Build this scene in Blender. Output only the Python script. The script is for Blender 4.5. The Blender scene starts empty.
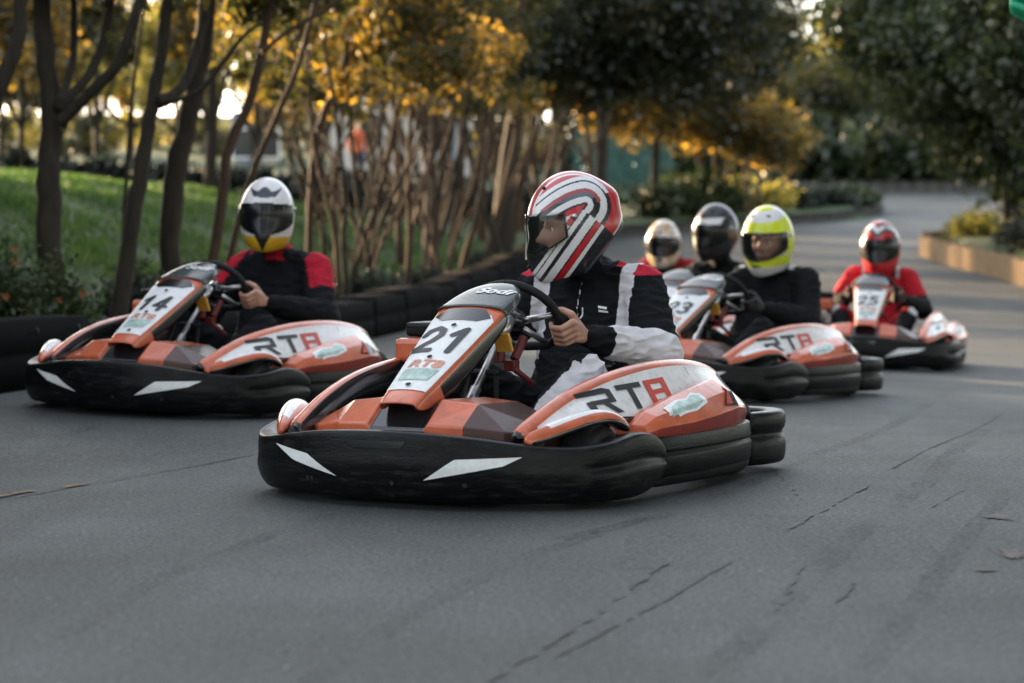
import bpy, bmesh, math, random
import numpy as np
from mathutils import Vector, Matrix, noise
from mathutils.bvhtree import BVHTree

SC = bpy.context.scene
COL = SC.collection
R = math.radians
F, HY, H = 2400.0, 234.0, 0.91        # focal length in pixels, horizon row, eye height
rng = random.Random(7)

# ------------------------------------------------------------------ materials
def M(name, base, rough=.5, metal=0., var=.12, vs=6., bump=0., bs=80., coat=0., dirt=0., dirtcol=(.05,.045,.035), spec=.5, attr=None, stretch=None):
    m = bpy.data.materials.new(name); m.use_nodes = True
    nt = m.node_tree; N = nt.nodes; L = nt.links
    b = N['Principled BSDF']
    b.inputs['Roughness'].default_value = rough
    b.inputs['Metallic'].default_value = metal
    b.inputs['Coat Weight'].default_value = coat
    b.inputs['Coat Roughness'].default_value = .12
    b.inputs['Specular IOR Level'].default_value = spec
    tc = N.new('ShaderNodeTexCoord')
    oi = N.new('ShaderNodeObjectInfo'); off = N.new('ShaderNodeVectorMath'); off.operation = 'MULTIPLY_ADD'; off.inputs[1].default_value = (9, 17, 23)
    L.new(oi.outputs['Random'], off.inputs[0]); L.new(tc.outputs['Object'], off.inputs[2]); src = off.outputs['Vector']
    if stretch:
        mp = N.new('ShaderNodeMapping'); mp.inputs['Scale'].default_value = stretch
        L.new(src, mp.inputs['Vector']); src = mp.outputs['Vector']
    n1 = N.new('ShaderNodeTexNoise'); n1.inputs['Scale'].default_value = vs; n1.inputs['Detail'].default_value = 6
    L.new(src, n1.inputs['Vector'])
    mr = N.new('ShaderNodeMapRange'); mr.inputs['From Min'].default_value = .25; mr.inputs['From Max'].default_value = .75
    mr.inputs['To Min'].default_value = 1 - var; mr.inputs['To Max'].default_value = 1 + var
    L.new(n1.outputs['Fac'], mr.inputs['Value'])
    mul = N.new('ShaderNodeVectorMath'); mul.operation = 'SCALE'
    if attr:
        at = N.new('ShaderNodeAttribute'); at.attribute_name = attr
        L.new(at.outputs['Color'], mul.inputs[0])
    else:
        mul.inputs[0].default_value = base
    L.new(mr.outputs['Result'], mul.inputs['Scale'])
    out = mul.outputs['Vector']
    if dirt > 0:
        n2 = N.new('ShaderNodeTexNoise'); n2.inputs['Scale'].default_value = vs * 2.3; n2.inputs['Detail'].default_value = 10; n2.inputs['Roughness'].default_value = .7
        L.new(src, n2.inputs['Vector'])
        cr = N.new('ShaderNodeMapRange'); cr.inputs['From Min'].default_value = .5; cr.inputs['From Max'].default_value = .72
        cr.inputs['To Max'].default_value = dirt
        L.new(n2.outputs['Fac'], cr.inputs['Value'])
        mx = N.new('ShaderNodeMix'); mx.data_type = 'RGBA'
        L.new(cr.outputs['Result'], mx.inputs['Factor']); L.new(out, mx.inputs['A']); mx.inputs['B'].default_value = (*dirtcol, 1)
        out = mx.outputs['Result']
        rr = N.new('ShaderNodeMapRange'); rr.inputs['To Min'].default_value = rough; rr.inputs['To Max'].default_value = min(1, rough + .35)
        L.new(cr.outputs['Result'], rr.inputs['Value']); L.new(rr.outputs['Result'], b.inputs['Roughness'])
    L.new(out, b.inputs['Base Color'])
    if bump > 0:
        n3 = N.new('ShaderNodeTexNoise'); n3.inputs['Scale'].default_value = bs; n3.inputs['Detail'].default_value = 5
        L.new(src, n3.inputs['Vector'])
        bp = N.new('ShaderNodeBump'); bp.inputs['Strength'].default_value = bump; bp.inputs['Distance'].default_value = .01
        L.new(n3.outputs['Fac'], bp.inputs['Height']); L.new(bp.outputs['Normal'], b.inputs['Normal'])
    return m

def M_clear(name, tint, gloss=.1, rough=.08, opacity=.3):
    m = bpy.data.materials.new(name); m.use_nodes = True
    nt = m.node_tree; N = nt.nodes; L = nt.links; N.remove(N['Principled BSDF'])
    tr = N.new('ShaderNodeBsdfTransparent'); tr.inputs['Color'].default_value = (*tint, 1)
    gl = N.new('ShaderNodeBsdfGlossy'); gl.inputs['Roughness'].default_value = rough; gl.inputs['Color'].default_value = (.55, .55, .55, 1)
    df = N.new('ShaderNodeBsdfDiffuse'); df.inputs['Color'].default_value = (.10, .108, .11, 1)
    n = N.new('ShaderNodeTexNoise'); n.inputs['Scale'].default_value = 30; n.inputs['Detail'].default_value = 8
    mr = N.new('ShaderNodeMapRange'); mr.inputs['To Min'].default_value = opacity * .4; mr.inputs['To Max'].default_value = opacity * 1.6
    L.new(n.outputs['Fac'], mr.inputs['Value'])
    m1 = N.new('ShaderNodeMixShader'); L.new(mr.outputs['Result'], m1.inputs[0]); L.new(tr.outputs[0], m1.inputs[1]); L.new(df.outputs[0], m1.inputs[2])
    fr = N.new('ShaderNodeFresnel'); fr.inputs['IOR'].default_value = 1.5
    ad = N.new('ShaderNodeMath'); ad.operation = 'ADD'; ad.inputs[1].default_value = gloss; L.new(fr.outputs[0], ad.inputs[0])
    m2 = N.new('ShaderNodeMixShader'); L.new(ad.outputs[0], m2.inputs[0]); L.new(m1.outputs[0], m2.inputs[1]); L.new(gl.outputs[0], m2.inputs[2])
    L.new(m2.outputs[0], N['Material Output'].inputs['Surface'])
    return m

def M_leaf(name, cols, trans=.45):
    """cols: list of (pos, rgb) for the colour ramp driven by a random number per leaf"""
    m = bpy.data.materials.new(name); m.use_nodes = True
    nt = m.node_tree; N = nt.nodes; L = nt.links; N.remove(N['Principled BSDF'])
    g = N.new('ShaderNodeNewGeometry'); cr = N.new('ShaderNodeValToRGB')
    e = cr.color_ramp.elements
    while len(e) < len(cols): e.new(.5)
    for i, (p, c) in enumerate(cols): e[i].position = p; e[i].color = (*c, 1)
    n = N.new('ShaderNodeTexNoise'); n.inputs['Scale'].default_value = .9
    tc = N.new('ShaderNodeTexCoord'); L.new(tc.outputs['Object'], n.inputs['Vector'])
    ma = N.new('ShaderNodeMath'); ma.operation = 'MULTIPLY_ADD'; ma.inputs[1].default_value = .55
    nm = N.new('ShaderNodeMapRange'); nm.inputs['From Min'].default_value = .3; nm.inputs['From Max'].default_value = .7; nm.inputs['To Max'].default_value = .45
    L.new(n.outputs['Fac'], nm.inputs['Value']); L.new(g.outputs['Random Per Island'], ma.inputs[0]); L.new(nm.outputs['Result'], ma.inputs[2])
    L.new(ma.outputs[0], cr.inputs['Fac'])
    d = N.new('ShaderNodeBsdfDiffuse'); t = N.new('ShaderNodeBsdfTranslucent'); L.new(cr.outputs['Color'], d.inputs['Color'])
    br = N.new('ShaderNodeVectorMath'); br.operation = 'SCALE'; br.inputs['Scale'].default_value = 1.6
    L.new(cr.outputs['Color'], br.inputs[0]); L.new(br.outputs['Vector'], t.inputs['Color'])
    mx = N.new('ShaderNodeMixShader'); mx.inputs[0].default_value = trans
    L.new(d.outputs[0], mx.inputs[1]); L.new(t.outputs[0], mx.inputs[2])
    gl = N.new('ShaderNodeBsdfGlossy'); gl.inputs['Roughness'].default_value = .45
    m2 = N.new('ShaderNodeMixShader'); m2.inputs[0].default_value = .05
    L.new(mx.outputs[0], m2.inputs[1]); L.new(gl.outputs[0], m2.inputs[2])
    L.new(m2.outputs[0], N['Material Output'].inputs['Surface'])
    return m

# ------------------------------------------------------------------ mesh helpers
def mesh(name, verts, faces, mats, parent=None, smooth=True, fm=None):
    me = bpy.data.meshes.new(name)
    me.from_pydata([tuple(v) for v in verts], [], [tuple(f) for f in faces])
    o = bpy.data.objects.new(name, me); COL.objects.link(o)
    if not isinstance(mats, (list, tuple)): mats = [mats]
    for m in mats: me.materials.append(m)
    if fm is not None: me.polygons.foreach_set('material_index', fm)
    if smooth: me.polygons.foreach_set('use_smooth', [True] * len(me.polygons))
    me.update()
    if parent: o.parent = parent
    return o

def bake(o, *mods):
    """apply modifiers given as (type, dict) and keep the plain mesh"""
    for t, d in mods:
        m = o.modifiers.new(t, t)
        for k, v in d.items(): setattr(m, k, v)
    dg = bpy.context.evaluated_depsgraph_get(); dg.update()
    me = bpy.data.meshes.new_from_object(o.evaluated_get(dg))
    o.modifiers.clear(); old = o.data; o.data = me; bpy.data.meshes.remove(old); me.name = o.name
    return o

def sub(o, lv=2): return bake(o, ('SUBSURF', dict(levels=lv, render_levels=lv)))
def bev(o, w=.005, seg=2, ang=30):
    bake(o, ('BEVEL', dict(width=w, segments=seg, limit_method='ANGLE', angle_limit=R(ang))))
    return o

def fix_normals(o):
    bm = bmesh.new(); bm.from_mesh(o.data); bmesh.ops.recalc_face_normals(bm, faces=bm.faces); bm.to_mesh(o.data); bm.free(); return o

class MB:
    """collects shapes for ONE mesh object"""
    def __init__(s): s.v = []; s.f = []; s.m = []
    def add(s, v, f, m=0):
        b = len(s.v); s.v += [tuple(x) for x in v]; s.f += [tuple(i + b for i in q) for q in f]; s.m += [m] * len(f); return s
    def loft(s, rings, closed=True, caps=True, m=0, fmat=None):
        n = len(rings[0]); b = len(s.v)
        for r in rings: s.v += [tuple(p) for p in r]
        k = n if closed else n - 1
        for i in range(len(rings) - 1):
            for j in range(k):
                a, c = b + i * n + j, b + i * n + (j + 1) % n
                s.f.append((a, c, c + n, a + n)); s.m.append(fmat(i, j) if fmat else m)
        if caps and closed:
            s.f.append(tuple(b + j for j in range(n))[::-1]); s.m.append(fmat(0, 0) if fmat else m)
            s.f.append(tuple(b + (len(rings) - 1) * n + j for j in range(n))); s.m.append(fmat(len(rings) - 2, 0) if fmat else m)
        return s
    def tube(s, pts, r, seg=8, m=0, caps=True, squash=None):
        pts = [Vector(p) for p in pts]; rs = r if isinstance(r, (list, tuple)) else [r] * len(pts)
        rings = []; prev = None
        for i, p in enumerate(pts):
            d = (pts[min(i + 1, len(pts) - 1)] - pts[max(i - 1, 0)]).normalized()
            if prev is None:
                u = d.cross(Vector((0, 0, 1)));
                if u.length < .1: u = d.cross(Vector((0, 1, 0)))
                u.normalize()
            else:
                u = (prev - d * prev.dot(d)).normalized()
            prev = u; w = d.cross(u)
            rings.append([p + (u * math.cos(2 * math.pi * k / seg) + w * math.sin(2 * math.pi * k / seg)) * rs[i] for k in range(seg)])
        return s.loft(rings, True, caps, m)
    def box(s, c, d, m=0, rot=None):
        c = Vector(c); q = [Vector((x * d[0] / 2, y * d[1] / 2, z * d[2] / 2)) for x in (-1, 1) for y in (-1, 1) for z in (-1, 1)]
        if rot is not None: q = [rot @ p for p in q]
        return s.add([c + p for p in q], [(0, 1, 3, 2), (4, 6, 7, 5), (0, 4, 5, 1), (2, 3, 7, 6), (0, 2, 6, 4), (1, 5, 7, 3)], m)
    def lathe(s, prof, c=(0, 0, 0), axis='Y', seg=32, m=0, fmat=None):
        """prof: (radius, along) pairs"""
        c = Vector(c); rings = []
        for r, a in prof:
            ring = []
            for k in range(seg):
                t = 2 * math.pi * k / seg; x, y = r * math.cos(t), r * math.sin(t)
                ring.append(c + (Vector((x, a, y)) if axis == 'Y' else Vector((x, y, a)) if axis == 'Z' else Vector((a, x, y))))
            rings.append(ring)
        return s.loft(rings, True, False, m, fmat)
    def build(s, name, mats, parent=None, smooth=True):
        return fix_normals(mesh(name, s.v, s.f, mats, parent, smooth, s.m))

def smooth_pts(pts, n):
    """Catmull-Rom through tuples -> n samples"""
    P = [np.array(p, float) for p in pts]; P = [2 * P[0] - P[1]] + P + [2 * P[-1] - P[-2]]
    out = []; m = len(P) - 3
    for i in range(n):
        t = i / (n - 1) * m; k = min(int(t), m - 1); u = t - k
        a, b, c, d = P[k:k + 4]
        out.append(.5 * ((2 * b) + (c - a) * u + (2 * a - 5 * b + 4 * c - d) * u * u + (3 * b - a - 3 * c + d) * u ** 3))
    return out

def empty(name, label, cat, group=None, loc=(0, 0, 0), mat=None):
    o = bpy.data.objects.new(name, None); COL.objects.link(o); o.location = loc
    if mat is not None: o.matrix_world = mat
    o['label'] = label; o['category'] = cat
    if group: o['group'] = group
    o.empty_display_size = .1
    return o
def tag(o, label, cat, group=None):
    o['label'] = label; o['category'] = cat
    if group: o['group'] = group
    return o
def struct(o): o['kind'] = 'structure'; return o

# decals: lay a flat mesh onto a surface by ray-casting, a few mm proud
def bvh_of(o):
    return BVHTree.FromPolygons([v.co.copy() for v in o.data.vertices], [tuple(p.vertices) for p in o.data.polygons])
def decal(name, v2, f2, org, U, V, D, bvh, off, mat, parent):
    org, U, V, D = Vector(org), Vector(U), Vector(V), Vector(D).normalized()
    vs = []; ok = []
    for x, y in v2:
        p = org + U * x + V * y
        hit = bvh.ray_cast(p - D * .4, D)
        if hit[0] is None: vs.append(p); ok.append(False)
        else:
            n = hit[1]
            if n.dot(D) > 0: n = -n
            vs.append(hit[0] + n * off); ok.append(True)
    fs = [f for f in f2 if all(ok[i] for i in f)]
    if not fs: return None
    return mesh(name, vs, fs, mat, parent, smooth=True)
def densify(verts, faces, maxlen):
    bm = bmesh.new(); vs = [bm.verts.new((x, y, 0)) for x, y in verts]
    for f in faces:
        try: bm.faces.new([vs[i] for i in f])
        except ValueError: pass
    bmesh.ops.triangulate(bm, faces=bm.faces)
    for _ in range(6):
        e = [e for e in bm.edges if e.calc_length() > maxlen]
        if not e: break
        bmesh.ops.subdivide_edges(bm, edges=e, cuts=1)
        bmesh.ops.triangulate(bm, faces=bm.faces)
    bm.verts.index_update()
    v = [(p.co.x, p.co.y) for p in bm.verts]; f = [tuple(q.index for q in p.verts) for p in bm.faces]; bm.free()
    return v, f
def poly2(polys, maxlen=.012):
    V = []; Fc = []
    for p in polys:
        b = len(V); V += list(p); Fc.append(tuple(range(b, b + len(p))))
    return densify(V, Fc, maxlen)
def text2(body, size, bold=.0, shear=0., xs=1., maxlen=.012, spacing=1.):
    cu = bpy.data.curves.new('t', 'FONT'); cu.body = body; cu.size = size; cu.offset = bold; cu.shear = shear
    cu.align_x = 'CENTER'; cu.align_y = 'CENTER'; cu.space_character = spacing; cu.resolution_u = 4
    o = bpy.data.objects.new('t', cu); COL.objects.link(o)
    dg = bpy.context.evaluated_depsgraph_get(); dg.update()
    me = bpy.data.meshes.new_from_object(o.evaluated_get(dg))
    v = [(p.co.x * xs, p.co.y) for p in me.vertices]; f = [tuple(p.vertices) for p in me.polygons]
    bpy.data.objects.remove(o); bpy.data.curves.remove(cu); bpy.data.meshes.remove(me)
    return densify(v, f, maxlen)

GLYPH = {'1': [(.18, .70), (.58, .96), (.58, .03)], '2': [(.08, .70), (.16, .88), (.5, .98), (.82, .88), (.88, .68), (.72, .47), (.12, .05), (.94, .05)],
         '4': [(.68, .0), (.68, .96), (.06, .30), (.98, .30)], '3': [(.08, .84), (.42, .97), (.82, .85), (.80, .62), (.42, .53), (.82, .42), (.88, .2), (.5, .03), (.08, .15)],
         '5': [(.88, .96), (.2, .96), (.15, .55), (.5, .62), (.87, .45), (.87, .2), (.5, .03), (.08, .12)], '7': [(.08, .95), (.92, .95), (.4, .0)],
         '8': [(.5, .53), (.15, .72), (.3, .95), (.7, .95), (.85, .72), (.5, .53), (.1, .28), (.28, .04), (.72, .04), (.9, .28), (.5, .53)]}
def digits2(body, h, w, t, gap, cell=.0025, shear=.10):
    V = []; Fc = []; tot = len(body) * w + (len(body) - 1) * gap
    for k, ch in enumerate(body):
        x0 = -tot / 2 + k * (w + gap); P = [(x * w, y * h) for x, y in GLYPH[ch]]
        for i in range(int((w + t) / cell) + 1):
            for j in range(int((h + t) / cell) + 1):
                cx, cy = -t / 2 + (i + .5) * cell, -t / 2 + (j + .5) * cell
                for (ax_, ay_), (bx_, by_) in zip(P[:-1], P[1:]):
                    dx, dy = bx_ - ax_, by_ - ay_; u = max(0, min(1, ((cx - ax_) * dx + (cy - ay_) * dy) / (dx * dx + dy * dy)))
                    if math.hypot(cx - ax_ - u * dx, cy - ay_ - u * dy) < t / 2:
                        b = len(V); e = cell / 2
                        for sx, sy in ((-e, -e), (e, -e), (e, e), (-e, e)): V.append((x0 + cx + sx + (cy + sy - h / 2) * shear, cy + sy - h / 2))
                        Fc.append((b, b + 1, b + 2, b + 3)); break
    return V, Fc
# ------------------------------------------------------------------ terrain
def sstep(a, b, x):
    t = np.clip((x - a) / (b - a), 0, 1); return t * t * (3 - 2 * t)
GY = [0, 20, 25, 30, 35, 43, 50, 60, 70, 80, 100, 140]
GZ = [0, 0, .02, .08, .17, .42, .68, 1.2, 1.75, 2.25, 2.9, 3.4]
def g(X, Y):
    X = np.asarray(X, float); Y = np.asarray(Y, float)
    w = sstep(9, 13, Y) * (1 - sstep(22, 40, Y))
    a = w * (-.033 * np.clip(X, -4, 5) - .005 * np.clip(Y - 8.9, 0, 15))
    return a + np.interp(Y, GY, GZ)
LE = [(-6, -3.6), (8, -3.1), (12.3, -2.75), (16, -2.1), (20, -1.35), (27, -.6), (35, .1), (48, 1.4), (53, 2.2), (57, 4.8), (61, 8.2), (65, 10), (68, 10), (72, 7.6), (78, 5), (90, 3)]
LB = [(-6, -3.6), (8, -3.1), (12.3, -2.75), (16, -2.1), (20, -1.35), (27, -.6), (35, .1), (48, 1.4), (60, 2.6), (80, 4), (140, 6)]
RE = [(-6, 11), (20, 8.4), (30, 7.7), (40, 7.6), (46, 7.8), (49, 9), (52, 12), (56, 18), (60, 30), (200, 60)]
def xl(Y): return np.interp(Y, [p[0] for p in LE], [p[1] for p in LE])
def xb(Y): return np.interp(Y, [p[0] for p in LB], [p[1] for p in LB])
def xr(Y): return np.interp(Y, [p[0] for p in RE], [p[1] for p in RE])
def terr(X, Y):
    """ground height everywhere, the bank and the planted islands included"""
    X = np.asarray(X, float); Y = np.asarray(Y, float)
    z = g(X, Y)
    d = np.clip(xb(Y) - X, 0, None) * .93
    bank = 1.62 * sstep(.15, 6.5, d) + .018 * np.clip(d - 6, 0, 40)
    bank *= 1 - .55 * sstep(30, 60, Y)
    isl = .22 * sstep(0, .6, xl(Y) - X) * sstep(50, 54, Y) * (1 - sstep(72, 78, Y)) * (X > xb(Y))
    rgt = .35 * sstep(.25, .8, X - xr(Y)) * (1 - sstep(80, 90, Y))
    far = .06 * np.clip(Y - 81, 0, 60)
    return z + bank + isl + rgt + far + .03 * np.sin(X * 1.7 + Y * .9) * sstep(.3, 2, d)
def tz(x, y): return float(terr(x, y))
def at(px, py, Y):
    """the point at depth Y that the photograph shows at pixel (px, py)"""
    return Vector(((px - 512) / F * Y, Y, H + (HY - py) / F * Y))
def ax(px, Y): return (px - 512) / F * Y

# ------------------------------------------------------------------ palette
ORANGE = M('orange bodywork', (.60, .125, .048), .30, coat=.5, var=.18, vs=9, dirt=.55, dirtcol=(.20, .075, .045), bump=.03)
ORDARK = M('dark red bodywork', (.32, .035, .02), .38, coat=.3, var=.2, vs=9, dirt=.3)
WHITEP = M('white bodywork', (.78, .77, .76), .32, coat=.4, var=.07, vs=12, dirt=.45, dirtcol=(.3, .27, .24))
BLACKP = M('black plastic', (.003, .0035, .004), .36, var=.35, vs=5, dirt=.7, dirtcol=(.034, .034, .032), bump=.14, bs=40, stretch=(1, 1, 5), spec=.22)
BLACKM = M('matt black', (.007, .008, .009), .62, var=.3, bump=.05, spec=.3)
BLACKG = M('gloss black', (.01, .011, .013), .18, var=.2, coat=.4)
RUBBER = M('tyre rubber', (.018, .018, .018), .72, var=.3, vs=20, bump=.15, bs=60, dirt=.5, dirtcol=(.06, .055, .05))
METAL = M('bare steel', (.55, .55, .55), .3, 1., var=.2, vs=20, dirt=.4)
ALU = M('cast aluminium', (.42, .42, .43), .42, .9, var=.25, vs=25, dirt=.5)
YEL = M('yellow plastic', (.75, .42, .06), .4, var=.12, dirt=.3)
REDP = M('red plastic', (.12, .010, .010), .4, var=.15)
DECW = M('white sticker', (.80, .80, .79), .42, var=.06, vs=30, dirt=.3, dirtcol=(.35, .34, .32))
DECB = M('black sticker', (.012, .013, .015), .4, var=.2)
DECR = M('red sticker', (.55, .05, .025), .38, var=.12)
DECT = M('teal print sticker', (.36, .52, .47), .4, var=.45, vs=38, dirt=.8, dirtcol=(.62, .38, .3))
SMOKE = M_clear('smoked windscreen', (.42, .40, .37), .03, .12, .75)
CLEAR = M_clear('clear visor', (.90, .90, .89), .0, .05, .10)
VISDK = M('dark visor', (.004, .005, .006), .24, var=.1, coat=.1, spec=.4)
ALUD = M('dull bolt', (.05, .05, .05), .5, .6)
# ------------------------------------------------------------------ the kart (front along +X, driver's left along +Y)
BUMP_L = [(1.10, 0, .255, .018), (1.09, .17, .25, .018), (1.05, .32, .238, .02), (.985, .47, .218, .018), (.885, .60, .205, .015), (.76, .685, .215, .015), (.60, .715, .238, .012), (.44, .715, .232, .012), (.34, .70, .21, .02)]
def kart_parts(root, number, script='Sodi'):
    P = []
    # front bumper
    pts = [(x, -y, a, b) for x, y, a, b in BUMP_L[::-1]] + BUMP_L[1:]
    sm = smooth_pts(pts, 61); rings = []
    for i, p in enumerate(sm):
        t = sm[min(i + 1, 60)][:2] - sm[max(i - 1, 0)][:2]; t = t / np.linalg.norm(t); n = np.array([t[1], -t[0]])
        if n @ (p[:2] - np.array([.3, 0])) < 0: n = -n
        top, bot = p[2], p[3]; hh = top - bot
        end = min(i, 60 - i) / 8.; k = 1 if end >= 1 else .55 + .45 * math.sin(end * math.pi / 2)
        cz = (top + bot) / 2
        gro = .012 if min(i, 60 - i) < 14 else 0.0           # the wrapped ends are ribbed
        prof = [(-.085, top - .03), (-.07, top - .004), (-.03, top + .002), (-.006, top), (.001, top - .004), (.005, top - .014), (.009, top - hh * .30), (.011 - gro, top - hh * .36), (.013 - gro, top - hh * .44), (.013, top - hh * .50), (.006, top - hh * .70), (-.006, bot + .03), (-.022, bot + .008), (-.045, bot), (-.08, bot + .012), (-.085, bot + hh * .3)]
        rings.append([(p[0] + n[0] * o, p[1] + n[1] * o, cz + (z - cz) * k) for o, z in prof])
    fb = MB().loft(rings).build('front_bumper', BLACKP, root); sub(fb, 1)
    fbt = bvh_of(fb)
    for s in (-1, 1):
        poly = [(s * .475, .175), (s * .36, .178), (s * .165, .105), (s * .20, .098)] if s < 0 else [(.475, .178), (.27, .168), (.165, .098), (.42, .148)]
        if s < 0: poly = [(-.475, .188), (-.30, .165), (-.165, .098), (-.37, .14)]
        v, f = poly2([poly], .015)
        decal('stripe', v, f, (1.4, 0, 0), (0, 1, 0), (0, 0, 1), (-1, 0, 0), fbt, .003, DECW, fb)
    v, f = poly2([[(-.115, .222), (.10, .222), (.085, .198), (-.10, .198)]], .015)
    decal('recess', v, f, (1.4, 0, 0), (0, 1, 0), (0, 0, 1), (-1, 0, 0), fbt, .003, BLACKG, fb)
    for yy in (-.30, -.28, .05, .30):
        v, f = poly2([[(yy + .008 * math.cos(a * math.pi / 4), .085 + .008 * math.sin(a * math.pi / 4)) for a in range(8)]], .02)
        decal('bolt', v, f, (1.4, 0, 0), (0, 1, 0), (0, 0, 1), (-1, 0, 0), fbt, .004, ALUD, fb)
    # nose cone
    st = [(-.46, .80, .60, .235, .245), (-.36, .90, .55, .25, .285), (-.24, .965, .55, .265, .335), (-.115, .99, .58, .27, .35), (-.105, .985, .58, .255, .335),
          (.105, .985, .58, .255, .335), (.115, .99, .58, .27, .35), (.24, .965, .55, .265, .335), (.36, .90, .55, .25, .285), (.46, .80, .60, .235, .245)]
    rings = [[(xf, y, zf - .06), (xf, y, zf), (xf - .11, y, zt), (xb_, y, zt - .01), (xb_, y, zf - .06)] for y, xf, xb_, zf, zt in st]
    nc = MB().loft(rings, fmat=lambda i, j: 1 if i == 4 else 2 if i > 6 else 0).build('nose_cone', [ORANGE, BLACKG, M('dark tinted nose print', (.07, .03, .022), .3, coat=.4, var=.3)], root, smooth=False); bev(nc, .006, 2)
    # number panel: rings from the foot to the top of the windscreen
    def ring(x, z, w, crown, dep, k=0):
        a = math.atan2(.40, -.74); nx, nz = .48, .87   # panel normal
        q = [(-w - .004, -dep), (-w, -.012), (-w * .93, 0), (-w * .5, crown * .75), (0, crown), (w * .5, crown * .75), (w * .93, 0), (w, -.012), (w + .004, -dep)]
        return [(x + nx * d, y, z + nz * d) for y, d in q]
    st = [(.985, .338, .072, .004, .02), (.965, .352, .076, .006, .05), (.86, .408, .090, .010, .075), (.74, .476, .104, .012, .085), (.62, .545, .118, .014, .075), (.52, .602, .130, .016, .06), (.455, .640, .136, .018, .05)]
    rings = [ring(*s) for s in st]
    def pm(i, j):
        if j in (0, 7): return 0 if i < 2 else 1
        return 0
    npn = MB().loft(rings, closed=False, fmat=pm).build('number_panel', [ORANGE, BLACKG], root)
    bake(npn, ('SUBSURF', dict(levels=2, render_levels=2)), ('SOLIDIFY', dict(thickness=.006, offset=-1)))
    npt = bvh_of(npn)
    # sticker frame: u across (driver's right to left as seen from the front = +Y), v up the slope
    up = Vector((-.5, 0, .285)).normalized(); nrm = Vector((.495, 0, .868)); o0 = Vector((.73, 0, .49)) + nrm * .05
    def pd(nm, v, f, u0, v0, off, mat, par): return decal(nm, v, f, o0 + Vector((0, u0, 0)) + up * v0, (0, 1, 0), up, -nrm, npt, off, mat, par)
    v, f = poly2([[(-.074, -.225), (.074, -.225), (.122, .235), (.105, .262), (-.105, .262), (-.122, .235)]], .009)
    pl = pd('plate', v, f, 0, 0, .0025, DECW, npn)
    v, f = poly2([[(-.11, .245), (-.07, .212), (.07, .212), (.11, .245), (.075, .288), (-.075, .288)]], .015)
    pd('air_slot', v, f, 0, 0, .0045, BLACKG, npn)
    big = number == '21'; v, f = digits2(number, .150 if big else .125, .082 if big else .066, .025 if big else .022, .022)
    pd('number', v, f, -.004, .085 if big else .06, .0060, DECB, npn)
    v, f = text2('RT8', .062, .002, .15, 1.2, .014); pd('lettering', v, f, -.0, -.068, .005, M('orange print', (.62, .25, .16), .4), npn)
    v, f = poly2([[(-.058, -.17), (.052, -.165), (.068, -.095), (-.062, -.10)]], .012); pd('sponsor_sticker', v, f, 0, 0, .005, DECT, npn)
    for yy, vv in ((.0, .175), (.0, -.028), (0, -.2)):
        v, f = poly2([[(.010 * math.cos(a * math.pi / 4), .010 * math.sin(a * math.pi / 4)) for a in range(8)]], .02)
        pd('bolt', v, f, yy, vv, .008, BLACKM, npn)
    st = [(.470, .645, .134, .010, .04), (.40, .669, .132, .010, .04), (.33, .695, .120, .012, .035), (.27, .714, .100, .010, .03), (.235, .722, .07, .008, .02)]
    ws = MB().loft([ring(*s) for s in st], closed=False).build('windscreen', [SMOKE], root)
    bake(ws, ('SUBSURF', dict(levels=2, render_levels=2)), ('SOLIDIFY', dict(thickness=.003, offset=-1)))
    wst = bvh_of(ws)
    if script:
        v, f = text2(script, .062, .002, .3, 1.25, .010)
        n2 = Vector((.40, 0, .92)); up2 = Vector((-.92, 0, .40)) * 1.1
        decal('lettering', v, f, Vector((.345, .030, .71)) + n2 * .05, (0, 1, 0), up2, -n2, wst, .003, DECW, ws)
    # side pods
    for s in (1, -1):
        sp = [(.95, .425, .255, .44, .245), (.88, .435, .285, .48, .255), (.75, .45, .335, .53, .27), (.60, .462, .378, .575, .272), (.45, .475, .408, .60, .262), (.25, .487, .432, .625, .25), (0, .50, .449, .645, .24), (-.28, .50, .442, .655, .235), (-.52, .49, .412, .64, .23), (-.66, .465, .375, .60, .23), (-.70, .45, .35, .57, .235)]
        rings = []
        for x, sy, sz, ly, lz in sp:
            my, mz = sy + .034, sz - .022
            q = [(sy - .04, sz - .10), (sy - .034, sz - .03), (sy - .022, sz - .002), (sy, sz + .004), (sy + .02, sz - .004), (my, mz), (my + .003, mz - .008), (my * .6 + ly * .4 + .004, mz * .6 + lz * .4), (ly, lz + .008), (ly - .01, lz - .008), (ly - .06, lz - .015)]
            rings.append([(x, s * y, z) for y, z in q])
        def fm(i, j):
            if j in (0, 1): return 2
            if j <= 4: return 0
            if j in (5, 6, 7): return 2 if i > 7 else 1 if i > 0 else 0
            return 2
        pod = MB().loft(rings, fmat=fm).build('side_pod', [ORANGE, WHITEP, BLACKG], root)
        sub(pod, 2); pt = bvh_of(pod)
        # RT8 lettering drawn as cut strokes
        W, Hh, G = .16, .084, .020
        def T(polys, ox, slant=.16): return [[(ox + x * W + y * Hh * slant, y * Hh) for x, y in p] for p in polys]
        t = .2
        Rp = [[(-.25, .72), (-.25, .9), (.75, 1), (.75, .78)], [(.75, 1), (1.0, .9), (1, .78), (.75, .78)], [(.78, .78), (1, .78), (1, .42), (.78, .48)], [(.1, .4), (1, .42), (.78, .58), (.1, .56)], [(.45, .42), (.70, .42), (1.08, 0), (.82, 0)], [(-.05, 0), (.18, 0), (.18, .56), (-.05, .52)]]
        Tp = [[(0, .80), (0, 1), (1.05, 1), (1.05, .80)], [(.42, 0), (.64, 0), (.64, .80), (.42, .80)]]
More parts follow.
